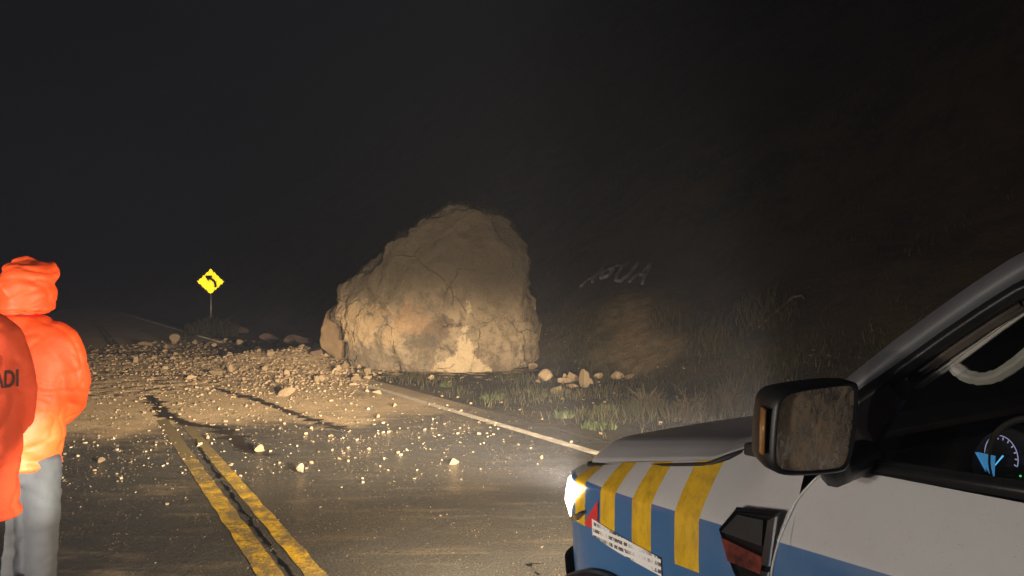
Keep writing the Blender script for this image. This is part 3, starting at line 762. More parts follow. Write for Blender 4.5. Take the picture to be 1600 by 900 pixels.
a = [bm.verts.new((x * u_, -.044, z * u_)) for x, z in tr]; b = [bm.verts.new((x * u_, -.03, z * u_)) for x, z in tr]
bm.faces.new(a); bm.faces.new(b)
for k in range(3): bm.faces.new((a[k], a[(k + 1) % 3], b[(k + 1) % 3], b[k]))
signpart('arrow', bm_mesh('arrow', bm, M_BLK))
tube('post', [(0, .06, -.1), (0, .06, zc + .2)], .04, M_GALV, sg_, 10)
# ------------------------------------------------------------------ the patrol pickup (local x forward, y outboard left, z up; origin under the front door gap)
TH_T = R(35); TP = Vector((.678, 1.85, 0))
truck = empty('patrol_pickup', TP, R(90) + TH_T)
tag(truck, 'white and blue patrol pickup with yellow stripes, parked with its headlights on', 'pickup truck')
HW = .925
M_PAINT = newmat('livery_paint'); g = N(M_PAINT); v = g.coords(); X = g.xyz(v)
wh = g.mix(g.noise(v, 3, 4), (.54, .545, .55), (.62, .62, .62))
c = g.mix(g.ramp(X[2], 1.0105, 1.0125, 1, 0, False), wh, (.050, .150, .34))
st = None
for a0, a1 in ((.293, .381), (.473, .552), (.631, .706), (.795, .868)):
    k = g.math('MULTIPLY', g.math('GREATER_THAN', X[0], a0), g.math('LESS_THAN', X[0], a1)); st = k if st is None else g.math('ADD', st, k)
st = g.math('MULTIPLY', st, g.math('GREATER_THAN', X[2], .865))
gr = g.math('MULTIPLY', g.ramp(g.noise(v, 2.2, 7, .7), .42, .72), .22); spk = g.math('MULTIPLY', g.ramp(g.noise(v, 110, 3, .7), .62, .70), g.ramp(X[2], 1.15, .6, .15, .9))
yel = g.mix(g.ramp(g.noise(g.mapping(v, (1, 1, .35)), 30, 5, .7), .35, .75), (.80, .50, .02), (.52, .31, .02))
g.put(g.b.inputs['Base Color'], g.mix(spk, g.mix(gr, g.mix(st, c, yel), g.mix(.55, g.mix(st, c, yel), (.30, .25, .19))), (.16, .12, .08)))
g.put(g.b.inputs['Roughness'], g.ramp(g.noise(v, 9, 5, .6), .3, .7, .28, .42)); g.b.inputs['Coat Weight'].default_value = .35; g.b.inputs['Coat Roughness'].default_value = .08
# rain beads on the paint
vo = g.n.new('ShaderNodeTexVoronoi'); vo.inputs['Scale'].default_value = 130; g.l.new(v, vo.inputs['Vector'])
bead = g.math('MULTIPLY', g.ramp(vo.outputs['Distance'], .0, .32, 1, 0), g.ramp(g.noise(v, 60, 2), .5, .6))
g.put(g.b.inputs['Normal'], g.bump(bead, .35, .002))
M_WPAINT = pmat('white_paint', (.58, .585, .59), (.53, .53, .535), 5, .3, coat=.35)
M_PILGREY = pmat('pillar_grey', (.13, .135, .145), (.10, .105, .115), 5, .5)  # grey of the windscreen pillar, darker than the other body paint
M_BLACK = pmat('black_plastic', (.012, .012, .012), (.02, .02, .02), 30, .42, bump=.15, bscale=200, bdist=.002)
M_TRIM = pmat('dark_trim', (.018, .017, .016), (.03, .028, .026), 8, .65)
M_RUB = pmat('tyre_rubber', (.012, .012, .012), (.022, .02, .018), 20, .8, bump=.4, bscale=60)
M_CHR = pmat('chrome', (.75, .75, .75), rough=.12, metal=1)
M_RIM = pmat('alloy', (.42, .42, .43), (.36, .36, .36), 9, .35, metal=.8)
M_LENS = pmat('lit_headlight', (.9, .88, .8), rough=.2, emit=(1, .86, .62), estr=9)
M_LENSC = pmat('clear_lens', (.55, .5, .42), rough=.08, spec=.8)
M_LINER = pmat('pale_lining', (.66, .63, .57), (.58, .55, .50), 30, .85, bump=.2, bscale=150, bdist=.002)
M_DASH = pmat('dashboard_plastic', (.09, .075, .062), (.13, .105, .085), 6, .6, bump=.25, bscale=180, bdist=.002)
M_GLASS = newmat('cab_glass'); g = N(M_GLASS)
tr_ = g.n.new('ShaderNodeBsdfTransparent'); tr_.inputs[0].default_value = (.72, .74, .72, 1)
gl_ = g.n.new('ShaderNodeBsdfGlossy'); gl_.inputs['Roughness'].default_value = .04
fr_ = g.n.new('ShaderNodeFresnel'); fr_.inputs[0].default_value = 1.45
mx_ = g.n.new('ShaderNodeMixShader'); g.l.new(fr_.outputs[0], mx_.inputs[0]); g.l.new(tr_.outputs[0], mx_.inputs[1]); g.l.new(gl_.outputs[0], mx_.inputs[2])
g.l.new(mx_.outputs[0], g.n['Material Output'].inputs[0])
def flip_y(me):
    """the same part for the other side of the vehicle"""
    c_ = me.copy()
    for v_ in c_.vertices: v_.co.y = -2 * HW - v_.co.y
    c_.flip_normals(); return c_
def both(name, me, parent=truck):
    o = obj(name, me, parent); o2 = obj(name, flip_y(me), parent); return o, o2
# fender: swept along the plan curve of the flank and round the nose
PLAN = [(.012, 0), (.3, .002), (.6, 0), (.78, -.02), (.88, -.045), (.95, -.09), (1.0, -.15), (1.05, -.27), (1.085, -.43), (1.105, -.65), (1.11, -.925)]
ZT = [(0, 1.213), (.2, 1.205), (.26, 1.185), (.335, 1.15), (.5, 1.118), (.8, 1.062), (.95, 1.035), (1.05, 1.015), (1.11, 1.0)]
INS = [(0, -.07), (.12, -.10), (.2, -.155), (.26, -.135), (.335, -.088), (.8, -.09), (.95, -.085), (1.05, -.07), (1.11, -.05)]
def plan(t):
    D = [0]
    for (a, b), (c_, d) in zip(PLAN, PLAN[1:]): D.append(D[-1] + math.hypot(c_ - a, d - b))
    s = t * D[-1]
    for i in range(len(PLAN) - 1):
        if s <= D[i + 1] or i == len(PLAN) - 2:
            k = (s - D[i]) / (D[i + 1] - D[i]); p, q = PLAN[i], PLAN[i + 1]
            return p[0] + (q[0] - p[0]) * k, p[1] + (q[1] - p[1]) * k
NP = 260
PC = [plan(i / (NP - 1)) for i in range(NP)]
for _ in range(30):
    PC = [PC[0]] + [((PC[i - 1][0] + 2 * PC[i][0] + PC[i + 1][0]) / 4, (PC[i - 1][1] + 2 * PC[i][1] + PC[i + 1][1]) / 4) for i in range(1, NP - 1)] + [PC[-1]]
def pn(i):
    a, b = PC[max(0, i - 1)], PC[min(NP - 1, i + 1)]; d = Vector((b[0] - a[0], b[1] - a[1])).normalized()
    return Vector((-d.y, d.x)) if False else Vector((d.y, -d.x)) * -1   # outward
AR_A, AR_Z, AR_R = .64, .36, .375
def prof(z, zt, ins):
    """outward offset of the flank at height z"""
    zc_ = 1.004
    if z <= zc_: return lerp(z, [(.42, -.05), (.55, -.02), (.72, -.004), (.9, .006), (zc_, .004)])
    k = (z - zc_) / max(.001, zt - zc_); return .004 + (ins - .004) * (k ** 1.25)
NZ = 64
def fender_pt(i, j):
    a, b = PC[i]; n_ = pn(i); zt = lerp(a, ZT); ins = lerp(a, INS)
    z = .46 + (zt - .46) * j / (NZ - 1); o = prof(z, zt, ins)
    if a < .8: n_ = Vector((0, 1))
    return (a + n_.x * o, b + n_.y * o, z)
V = [fender_pt(i, j) for i in range(NP) for j in range(NZ)]
V = np.array(V); F = []
for i in range(NP - 1):
    for j in range(NZ - 1):
        q = [i * NZ + j, (i + 1) * NZ + j, (i + 1) * NZ + j + 1, i * NZ + j + 1]; ce = V[q].mean(0)
        if (ce[0] - AR_A) ** 2 + (ce[2] - AR_Z) ** 2 < AR_R ** 2 and PC[i][1] > -.3: continue      # wheel opening
        F.append(q)
fend = mesh('front_fender', V.tolist(), F, M_PAINT, True); both('front_fender', fend)
# hood
BE = [(.215, -.24), (.235, -.185), (.262, -.145), (.29, -.115), (.335, -.096), (.5, -.096), (.8, -.119), (.9, -.145), (.97, -.20), (1.02, -.30), (1.05, -.46), (1.06, -.925)]
def hood_pt(u, w, dz=0):
    a = .215 + (1.06 - .215) * u ; be = lerp(a, BE); b = be + (-HW - be) * w ** 1.5
    ze = lerp(a, ZT) + .004; d = be - b
    if a < .335: ze = max(ze, 1.15 + (.335 - a) * .55)
    cr_ = lerp(a, [(.2, .03), (.5, .05), (.9, .062), (1.02, .05), (1.06, .03)])
    z = ze + cr_ * (min(1, d / .11) - .12 * math.exp(-((d - .11) / .03) ** 2)) + .018 * math.sin(min(1, d / .8) * math.pi / 2)
    if d < .012: z -= .006 * (1 - d / .012)
    return (a, b, z + dz)
v, f = grid(90, 50, hood_pt)
n0 = len(v)
edge = [i * 50 for i in range(90)]
ext = [(v[e][0], v[e][1] + .002, v[e][2] - .035) for e in edge]; v = v + ext
for i in range(89): f.append((edge[i], edge[i + 1], n0 + i + 1, n0 + i))
hm = mesh('hood', v, f, M_WPAINT, True)
bm = bmesh.new(); bm.from_mesh(hm); bm.from_mesh(flip_y(hm)); bmesh.ops.remove_doubles(bm, verts=bm.verts, dist=.002)
bmesh.ops.recalc_face_normals(bm, faces=bm.faces); bm.to_mesh(hm); bm.free(); hm.shade_smooth(); obj('hood', hm, truck)
# dark gasket in the gap round the hood
gp_ = [(a_, lerp(a_, BE) + .012, max(lerp(a_, ZT), 1.15 + (.335 - a_) * .55 if a_ < .335 else 0) - .012) for a_ in np.linspace(.225, 1.0, 40)]
bm = bmesh.new(); tube_bm(bm, gp_, .009, 6); both('hood_gasket', bm_mesh('hood_gasket', bm, M_TRIM, True))
# engine bay floor closes the view below the hood
box('engine_bay', (.58, -HW, .72), (.72, 1.5, .5), M_TRIM, truck)
box('cowl', (.10, -HW, 1.185), (.30, 1.60, .05), M_BLACK, truck, .01)
# headlights: a lens on the corner, with a lit inner reflector
hp = []
def on_nose(t, z, off):
    i = min(NP - 1, max(0, int(round(t * (NP - 1))))); a, b = PC[i]; n_ = pn(i)
    o = prof(z, lerp(a, ZT), lerp(a, INS)) + off
    return (a + n_.x * o, b + n_.y * o, z)
ia = [i for i, p in enumerate(PC) if p[0] > .80][0] / (NP - 1); ib = [i for i, p in enumerate(PC) if p[1] < -.40][0] / (NP - 1)
def lamp_patch(t0, t1, ztop, zbot, off, n=26, m=10):
    def fn(u, w):
        t = t0 + (t1 - t0) * u
        zt_, zb_ = ztop(u), zbot(u); e = .006 * (1 - (2 * w - 1) ** 2)
        return on_nose(t, zb_ + (zt_ - zb_) * w, off + e)
    return grid(n, m, fn)
def first(fn): return [i for i, p in enumerate(PC) if fn(p)][0] / (NP - 1)
tA, tB = first(lambda p: p[0] > .79), first(lambda p: p[1] < -.12)
def lens_pt(u, w, off=.010, sh=0.0):
    t0 = tB + (tA - tB) * w ** 1.1 - sh * (tB - tA)
    t = t0 + (ib - t0) * u
    zb = lerp(u, [(0, .835), (1, .835)]); zt_ = lerp(u, [(0, .992), (1, .965)])
    return on_nose(t, zb + (zt_ - zb) * w, off + .010 * math.sin(math.pi * min(1, w)) * min(1, u * 8))
v, f = grid(40, 14, lens_pt)
L1, L2 = both('headlight', mesh('headlight', v, [t[::-1] for t in f], M_LENS, True))
def trim_pt(u, w):
    t = tB + (tA - tB) * w - (.10 - .085 * w * (1 - u)) * (tB - tA) * (1 - .2 * w); t -= u * (tB - tA) * .22 * (1 - abs(2 * w - 1))
    return on_nose(t, .83 + .09 * w, .008)
v, f = grid(8, 14, trim_pt)
both('headlight_trim', mesh('headlight_trim', v, f, M_CHR, True))
# grille and bumper
def nose_band(name, z0, z1, off, mat, t0=.35):
    v, f = grid(60, 6, lambda u, w: on_nose(t0 + (1 - t0) * u, z0 + (z1 - z0) * w, off)); me_ = mesh(name, v, [t[::-1] for t in f], mat, True)
    return both(name, me_)
nose_band('grille', .80, .985, .010, M_BLACK, .78)
for k in range(4):
    z = .825 + k * .045; nose_band('grille_bar', z, z + .012, .022, M_CHR, .80)
nose_band('bumper', .50, .715, .032, M_BLACK, first(lambda p: p[0] > .94))
# fender vent by the door
vp = [(.222, 1.005), (.167, 1.07), (.036, 1.088), (.066, .915), (.080, .85), (.135, .85), (.175, .905)]
bm = bmesh.new(); o_ = [bm.verts.new((a, .006, z)) for a, z in vp]; ca_, cz_ = .12, .98
i_ = [bm.verts.new((ca_ + (a - ca_) * .93, .018, cz_ + (z - cz_) * .93)) for a, z in vp]
for k in range(7): bm.faces.new((o_[k], o_[(k + 1) % 7], i_[(k + 1) % 7], i_[k]))
j_ = [bm.verts.new((ca_ + (a - ca_) * .86, .008, cz_ + (z - cz_) * .86)) for a, z in vp]
for k in range(7): bm.faces.new((i_[k], i_[(k + 1) % 7], j_[(k + 1) % 7], j_[k]))
bm.faces.new(j_)
M_GLOSSB = pmat('gloss_black', (.012, .010, .010), rough=.07, spec=.7, coat=.5)
ve, ve2 = both('fender_vent', bm_mesh('fender_vent', bm, M_GLOSSB))
M_VREFL = pmat('vent_red_reflection', (.22, .05, .03), (.05, .02, .02), 30, .12, coat=.6)  # red light reflected in the gloss black vent, painted as a red-brown piece
for nm, mt, P in (('vent_reflection', M_VREFL, [(.205, .985), (.075, .968), (.085, .925), (.185, .93)]), ('chrome_edge', M_CHR, [(.062, 1.062), (.040, 1.076), (.062, .95), (.082, .95)]), ('lower_fin', M_CHR, [(.082, .935), (.064, .935), (.082, .86), (.092, .86)]), ('upper_blade', M_BLACK, [(.205, 1.0), (.155, 1.055), (.075, 1.06), (.080, .995)])):
    bm = bmesh.new(); f0 = [bm.verts.new((a, .021, z)) for a, z in P]; f1 = [bm.verts.new((a, .009, z)) for a, z in P]
    bm.faces.new(f0); bm.faces.new(f1[::-1])
    for k in range(4): bm.faces.new((f0[k], f0[(k + 1) % 4], f1[(k + 1) % 4], f1[k]))
    obj(nm, bm_mesh(nm, bm, mt), ve)
# printed notice strip above the wheel
M_NOTE = newmat('notice_print'); g = N(M_NOTE); v = g.coords(); X = g.xyz(v)
rows = g.math('GREATER_THAN', g.math('FRACT', g.math('MULTIPLY', X[2], 48)), .48)
ink = g.math('MULTIPLY', rows, g.math('GREATER_THAN', g.noise(g.mapping(v, (1, 1, .2)), 95, 3, .8), .46))
ink = g.math('MULTIPLY', ink, g.ramp(g.noise(v, 7, 2), .35, .5))
g.put(g.b.inputs['Base Color'], g.mix(ink, (.85, .85, .84), (.13, .12, .11))); g.put(g.b.inputs['Roughness'], .25)
npx = [(.745, .905), (.430, .868), (.430, .815), (.745, .850)]
def on_flank(a, z, off):
    i = min(range(NP), key=lambda k: abs(PC[k][0] - a) + (9 if PC[k][1] < -.35 else 0))
    p = fender_pt(i, 0); zt = lerp(a, ZT); return (a, PC[i][1] + prof(z, zt, lerp(a, INS)) + off, z)
v, f = grid(20, 5, lambda u, w: on_flank(npx[0][0] + (npx[1][0] - npx[0][0]) * u, (npx[3][1] + (npx[2][1] - npx[3][1]) * u) * (1 - w) + (npx[0][1] + (npx[1][1] - npx[0][1]) * u) * w, .005))
obj('notice_strip', mesh('notice_strip', v, [t[::-1] for t in f], M_NOTE), truck)
M_REDREFL = pmat('red_reflection', (.62, .05, .05), rough=.3)  # red lamp reflection on the fender, painted as a patch of colour
v, f = grid(10, 10, lambda u, w: on_flank(.79 - (.79 - .715) * u, .872 + (.012 + .085 * u) * w - .0 * u, .004))
obj('red_reflection', mesh('red_reflection', v, [t[::-1] for t in f], M_REDREFL), truck)
# wheel arch lip, wheels
for zz in (0,):
    P = [(AR_A + AR_R * math.cos(t), .012, AR_Z + AR_R * math.sin(t)) for t in np.linspace(-.2, math.pi + .2, 40)]
    bm = bmesh.new(); tube_bm(bm, P, (.022, .03), 8); both('wheel_arch', bm_mesh('wheel_arch', bm, M_BLACK, True))
def lathe(prof_, seg=40):
    V = []; F = []; n_ = len(prof_)
    for k in range(seg):
        t = 2 * math.pi * k / seg
        for (r, y) in prof_: V.append((r * math.cos(t), y, r * math.sin(t)))
    for k in range(seg):
        for j in range(n_ - 1): F.append((k * n_ + j, k * n_ + j + 1, ((k + 1) % seg) * n_ + j + 1, ((k + 1) % seg) * n_ + j))
    return V, F
tv, tf = lathe([(.24, -.11), (.33, -.12), (.365, -.105), (.37, 0), (.365, .105), (.33, .12), (.24, .11)])
tyre_me = mesh('tyre', tv, tf, M_RUB, True)
rv, rf = lathe([(.0, .06), (.05, .075), (.07, .05), (.17, .04), (.22, .085), (.245, .10), (.245, -.1), (0, -.1)]); rim_me = mesh('rim', rv, rf, M_RIM, True)
for a in (AR_A, AR_A - 3.22):
    for b in (-.13, -2 * HW + .13):
        w_ = empty('wheel', (a, b, .37)); w_.parent = truck
        t_ = obj('tyre', tyre_me, w_); r_ = obj('rim', rim_me, w_)
        if b < -1: w_.rotation_euler.z = math.pi
# doors, cab side below the sill
def flank(a0, a1, z0, z1, mat, name, front=None, n=14):
    def fn(u, w):
        z = z0 + (z1 - z0) * w; a = a1 + (a0 - a1) * u
        if front and u == 1: a = front(z)
        o = lerp(z, [(.40, -.06), (.5, -.03), (.75, 0), (.9, .006), (1.004, .004), (1.06, -.012), (1.213, -.055), (1.3, -.08)])
        return (a, o, z)
    v, f = grid(n, 40, fn)
    me_ = mesh(name, v, f, mat, True); return me_
dfront = lambda z: lerp(z, [(.4, .07), (.85, .072), (.95, .055), (1.05, .03), (1.12, .008), (1.17, -.03), (1.213, -.075)])
d1, d2 = both('front_door', flank(-.005, -1.05, .42, 1.208, M_PAINT, 'front_door', dfront))
# bright edge of the door skin along the gap
P = [(dfront(z) + .004, lerp(z, [(.40, -.06), (.5, -.03), (.75, 0), (.9, .006), (1.004, .004), (1.06, -.012), (1.213, -.055)]) + .001, z) for z in np.linspace(.5, 1.2, 24)]
bm = bmesh.new(); tube_bm(bm, P, .0035, 6); me_e = bm_mesh('door_edge', bm, M_WPAINT, True)
obj('door_edge', me_e, d1); obj('door_edge', flip_y(me_e), d2)
both('rear_door', flank(-1.06, -1.95, .42, 1.208, M_PAINT, 'rear_door'))
both('cargo_bed_side', flank(-1.99, -4.15, .55, 1.20, M_PAINT, 'cargo_bed_side'))
box('tailgate', (-4.13, -HW, .88), (.05, 1.66, .62), M_WPAINT, truck, .01)
box('cargo_bed_floor', (-3.05, -HW, .66), (2.1, 1.6, .06), M_BLACK, truck)
box('chassis', (-1.6, -HW, .48), (4.6, 1.1, .2), M_BLACK, truck)
for a in (-.35, -1.3):
    hd_ = tube('door_handle', [(a - .55, .012, 1.06), (a - .60, .035, 1.06), (a - .72, .035, 1.06), (a - .76, .012, 1.06)], .012, M_BLACK, truck)
# sill trim, pillars, roof
def bar(name, P, w, t, mat, two=True, parent=truck, seg=4):
    """a flat moulded bar along P: w wide in the side view, t thick"""
    bm = bmesh.new(); L = []
    P = [Vector(p) for p in P]
    for i, p in enumerate(P):
        d = (P[min(i + 1, len(P) - 1)] - P[max(i - 1, 0)]); d.y = 0; d.normalize(); u = Vector((-d.z, 0, d.x))
        ww = w[i] if isinstance(w, (list, tuple)) else w
        L.append([bm.verts.new(p + u * ww / 2 + Vector((0, t / 2, 0))), bm.verts.new(p - u * ww / 2 + Vector((0, t / 2, 0))), bm.verts.new(p - u * ww / 2 - Vector((0, t / 2, 0))), bm.verts.new(p + u * ww / 2 - Vector((0, t / 2, 0)))])
    for a, b in zip(L, L[1:]):
        for k in range(4): bm.faces.new((a[k], a[(k + 1) % 4], b[(k + 1) % 4], b[k]))
    bm.faces.new(L[0][::-1]); bm.faces.new(L[-1])
    bmesh.ops.bevel(bm, geom=bm.edges[:], offset=min(.008, t * .3), segments=2, affect='EDGES')
    me_ = bm_mesh(name, bm, mat, True)
    return both(name, me_, parent) if two else obj(name, me_, parent)
bar('sill_trim', [(-.03, -.056, 1.222), (-.5, -.06, 1.232), (-1.95, -.07, 1.25)], .034, .03, M_BLACK)
PIL = [(.13, -.10, 1.185)] + [(-0.077, -0.160, 1.396), (-0.189, -0.160, 1.487), (-0.281, -0.160, 1.557), (-0.360, -0.160, 1.615), (-0.434, -0.160, 1.665)] + [(-.60, -.20, 1.755), (-.85, -.25, 1.80), (-1.5, -.26, 1.81), (-2.0, -.25, 1.76)]
bar('windscreen_pillar', PIL, .055, .06, M_PILGREY)
FR = [(.045, -.085, 1.205)] + [(-0.084, -0.135, 1.349), (-0.202, -0.135, 1.450), (-0.293, -0.135, 1.520), (-0.371, -0.135, 1.577), (-0.443, -0.135, 1.626)] + [(-.64, -.19, 1.70), (-.87, -.24, 1.75), (-1.5, -.25, 1.755), (-1.95, -.24, 1.70)]
bar('inner_pillar', [(-0.187, -0.175, 1.420), (-0.274, -0.175, 1.489), (-0.354, -0.175, 1.549), (-0.428, -0.175, 1.600)], .032, .03, M_DASH)
bar('window_frame', FR, [.07, .05] + [.028] * 4 + [.05] * 4, .045, M_BLACK)
bar('rear_pillar', [(-1.95, -.07, 1.24), (-2.03, -.24, 1.73)], .12, .05, M_WPAINT)
bar('middle_pillar', [(-1.06, -.06, 1.24), (-1.08, -.235, 1.73)], .10, .04, M_BLACK)
# black corner panel carrying the mirror
bm = bmesh.new(); P = [(.035, 1.205), (-.165, 1.41), (-.205, 1.375), (-.125, 1.205)]
f0 = [bm.verts.new((a, -.048 - (z - 1.2) * .33, z)) for a, z in P]; f1 = [bm.verts.new((a, -.075 - (z - 1.2) * .33, z)) for a, z in P]
bm.faces.new(f0); bm.faces.new(f1[::-1])
for k in range(4): bm.faces.new((f0[k], f0[(k + 1) % 4], f1[(k + 1) % 4], f1[k]))
both('corner_panel', bm_mesh('corner_panel', bm, M_BLACK))
# roof skin
def roofp(u, w):
    a = lerp(u, [(0, -.60), (.12, -.72), (.5, -1.3), (.9, -1.9), (1, -2.02)]); z = lerp(u, [(0, 1.745), (.12, 1.785), (.5, 1.815), (.9, 1.80), (1, 1.765)])
    b = -.23 + (-2 * HW + .46) * w; return (a, b, z + .03 * (1 - (2 * w - 1) ** 2))
v, f = grid(16, 16, roofp); v2 = [(x, y, z - .03) for x, y, z in v]; n_ = len(v)
rm = mesh('roof', v + v2, f + [tuple(k + n_ for k in t[::-1]) for t in f], M_WPAINT, True); obj('roof', rm, truck)
v, f = grid(12, 12, lambda u, w: (.10 + (-.64 - .10) * u + .07 * (1 - (2 * w - 1) ** 2), -.13 - .1 * u + (-2 * HW + .26 + .2 * u) * w, 1.215 + (1.745 - 1.215) * u))
obj('windscreen', mesh('windscreen', v, f, M_GLASS, True), truck)
gq = [(-.13, 1.235), (-.22, 1.36), (-.36, 1.48), (-.52, 1.59), (-.68, 1.66), (-1.06, 1.70), (-1.05, 1.235)]
sg_me = mesh('side_window', [(a, -.062 - (z - 1.22) * .33, z) for a, z in gq], [tuple(range(7))], M_GLASS); both('side_window', sg_me)
rg_me = mesh('rear_side_window', [(a, -.062 - (z - 1.22) * .33, z) for a, z in ((-1.11, 1.24), (-1.11, 1.71), (-1.9, 1.69), (-1.9, 1.24))], [(0, 1, 2, 3)], M_GLASS); both('rear_side_window', rg_me)
# cab interior
box('cab_floor', (-.95, -HW, .62), (2.0, 1.6, .05), M_TRIM, truck)
box('cab_rear_wall', (-2.0, -HW, 1.0), (.05, 1.6, .75), M_TRIM, truck)
both('door_lining', flank(-.01, -1.9, .62, 1.215, M_DASH, 'door_lining'))
for o in truck.children:
    if o.name.startswith('door_lining'):
        o.location.y = -.07 if o.name == 'door_lining' else .07
da = bmesh.new(); box_bm(da, (-.06, -HW, 1.07), (.34, 1.58, .26), .05); obj('dashboard', bm_mesh('dashboard', da, M_DASH, True), truck)
box('dashboard_lip', (.02, -HW, 1.262), (.20, 1.55, .02), M_DASH, truck, .006)
for b in (-.5, -1.35):
    box('seat', (-1.15, b, .85), (.52, .52, .24), M_DASH, truck, .08, smooth=True); box('seat_back', (-1.45, b, 1.2), (.16, .5, .66), M_DASH, truck, .07, Matrix.Rotation(-.25, 3, 'Y'), True)
# pale inner pillar lining with its grab handle
IN = [(-0.189, -0.200, 1.395), (-0.262, -0.200, 1.450), (-0.316, -0.200, 1.495), (-0.368, -0.200, 1.538), (-0.418, -0.200, 1.578), (-0.465, -0.200, 1.616)]
bar('pillar_lining', IN, [.010, .014, .016, .014, .014, .016], .03, M_LINER)
GH = [(-0.269, -0.205, 1.457), (-0.287, -0.205, 1.438), (-0.317, -0.205, 1.426), (-0.356, -0.205, 1.432), (-0.394, -0.205, 1.460), (-0.430, -0.205, 1.495), (-0.463, -0.205, 1.534)]
bar('grab_handle', GH, [.028, .03, .028, .026, .026, .026, .03], .03, M_LINER)
# instrument binnacle
bc = Vector((-0.301, -.50, 1.203))
bn = empty('instrument_binnacle', bc); bn.parent = truck
fwdv = Vector((-1, .35, .25)).normalized(); rt_ = Vector((0, 0, 1)).cross(fwdv).normalized(); upv = fwdv.cross(rt_)
def dial_pt(x, y, d=0): return rt_ * x + upv * y + fwdv * d
bm = bmesh.new(); tube_bm(bm, [dial_pt(.15 * math.cos(t) - .0, .115 * math.sin(t) - .01, .03) for t in np.linspace(-.15, math.pi + .15, 24)], (.009, .007), 8); obj('hood_rim', bm_mesh('hood_rim', bm, pmat('binnacle_rim', (.22, .18, .15), (.16, .13, .11), 8, .5), True), bn)
bm = bmesh.new()
vs_ = [bm.verts.new(dial_pt(.155 * math.cos(t), .10 * math.sin(t) - .01, -.01)) for t in np.linspace(-.2, math.pi + .2, 20)]; bm.faces.new(vs_); obj('panel', bm_mesh('panel', bm, M_BLACK), bn)
M_DIAL = pmat('lit_dial_marks', (.5, .5, .6), emit=(.62, .60, 1), estr=.55)
M_BLUE = pmat('lit_blue_needle', (.1, .3, .5), emit=(.12, .52, 1), estr=1.3)
M_GREEN = pmat('lit_green_lamp', (.1, .5, .2), emit=(.08, .9, .3), estr=1.0)
def dial(cx, cy, r, n_=13):
    bm = bmesh.new()
    for k in range(n_):
        t = R(215) - R(250) * k / (n_ - 1); c0, s0 = math.cos(t), math.sin(t); w = .0016
        P = [dial_pt(cx + r * c0 - s0 * w, cy + r * s0 + c0 * w), dial_pt(cx + r * c0 + s0 * w, cy + r * s0 - c0 * w), dial_pt(cx + r * .84 * c0 + s0 * w, cy + r * .84 * s0 - c0 * w), dial_pt(cx + r * .84 * c0 - s0 * w, cy + r * .84 * s0 + c0 * w)]
        bm.faces.new([bm.verts.new(p) for p in P])
    tube_bm(bm, [dial_pt(cx + r * 1.05 * math.cos(t), cy + r * 1.05 * math.sin(t)) for t in np.linspace(R(215), R(-35), 26)], .0011, 5)
    return bm_mesh('dial', bm, M_DIAL)
for cx in (.055, -.07):
    obj('dial', dial(cx, .02, .047), bn)
    bm = bmesh.new(); tube_bm(bm, [dial_pt(cx, .02, .004), dial_pt(cx - .032, .02 - .022, .004)], [.002, .0012], 5); obj('needle', bm_mesh('needle', bm, M_BLUE), bn)
for x in (.03, .045, -.03):
    bm = bmesh.new(); bmesh.ops.create_icosphere(bm, subdivisions=1, radius=.0028)
    for q in bm.verts: q.co += dial_pt(x, -.03, .004)
    obj('indicator', bm_mesh('indicator', bm, M_GREEN), bn)
# steering wheel and the blue screen clipped beside it
sc_ = Vector((-.50, -.50, 1.10)); ax = Vector((-1, 0, .42)).normalized(); e1 = Vector((0, 1, 0)); e2 = ax.cross(e1)
bm = bmesh.new(); ring = [sc_ + e1 * (.19 * math.cos(t)) + e2 * (.19 * math.sin(t)) for t in np.linspace(0, 2 * math.pi, 41)]; tube_bm(bm, ring, .016, 8, False)
for t in (R(-10), R(190), R(270)): tube_bm(bm, [sc_, sc_ + e1 * (.19 * math.cos(t)) + e2 * (.19 * math.sin(t))], (.02, .012), 6)
bmesh.ops.create_uvsphere(bm, u_segments=12, v_segments=8, radius=.06, matrix=Matrix.Translation(sc_))
obj('steering_wheel', bm_mesh('steering_wheel', bm, M_DASH, True), truck)
M_SCR = pmat('blue_screen', (.05, .2, .35), (.1, .3, .5), 60, .3, emit=(.10, .42, .85), estr=.5)
bs_ = Vector((-0.282, -.34, 1.213)); P = [(-.022, .032), (.030, .020), (.012, -.035), (-.004, -.010)]
bm = bmesh.new(); bm.faces.new([bm.verts.new(bs_ + dial_pt(x, y)) for x, y in P]); bm.faces.new([bm.verts.new(bs_ + dial_pt(x, y, -.006)) for x, y in P][::-1]); obj('phone_screen', bm_mesh('phone_screen', bm, M_SCR), truck)
M_CARD = pmat('tan_card', (.30, .20, .11), (.24, .16, .09), 12, .7)
box('paper', (-0.211, -.42, 1.149), (.10, .12, .05), M_CARD, truck, .001, Matrix.Rotation(.3, 3, 'Z'))
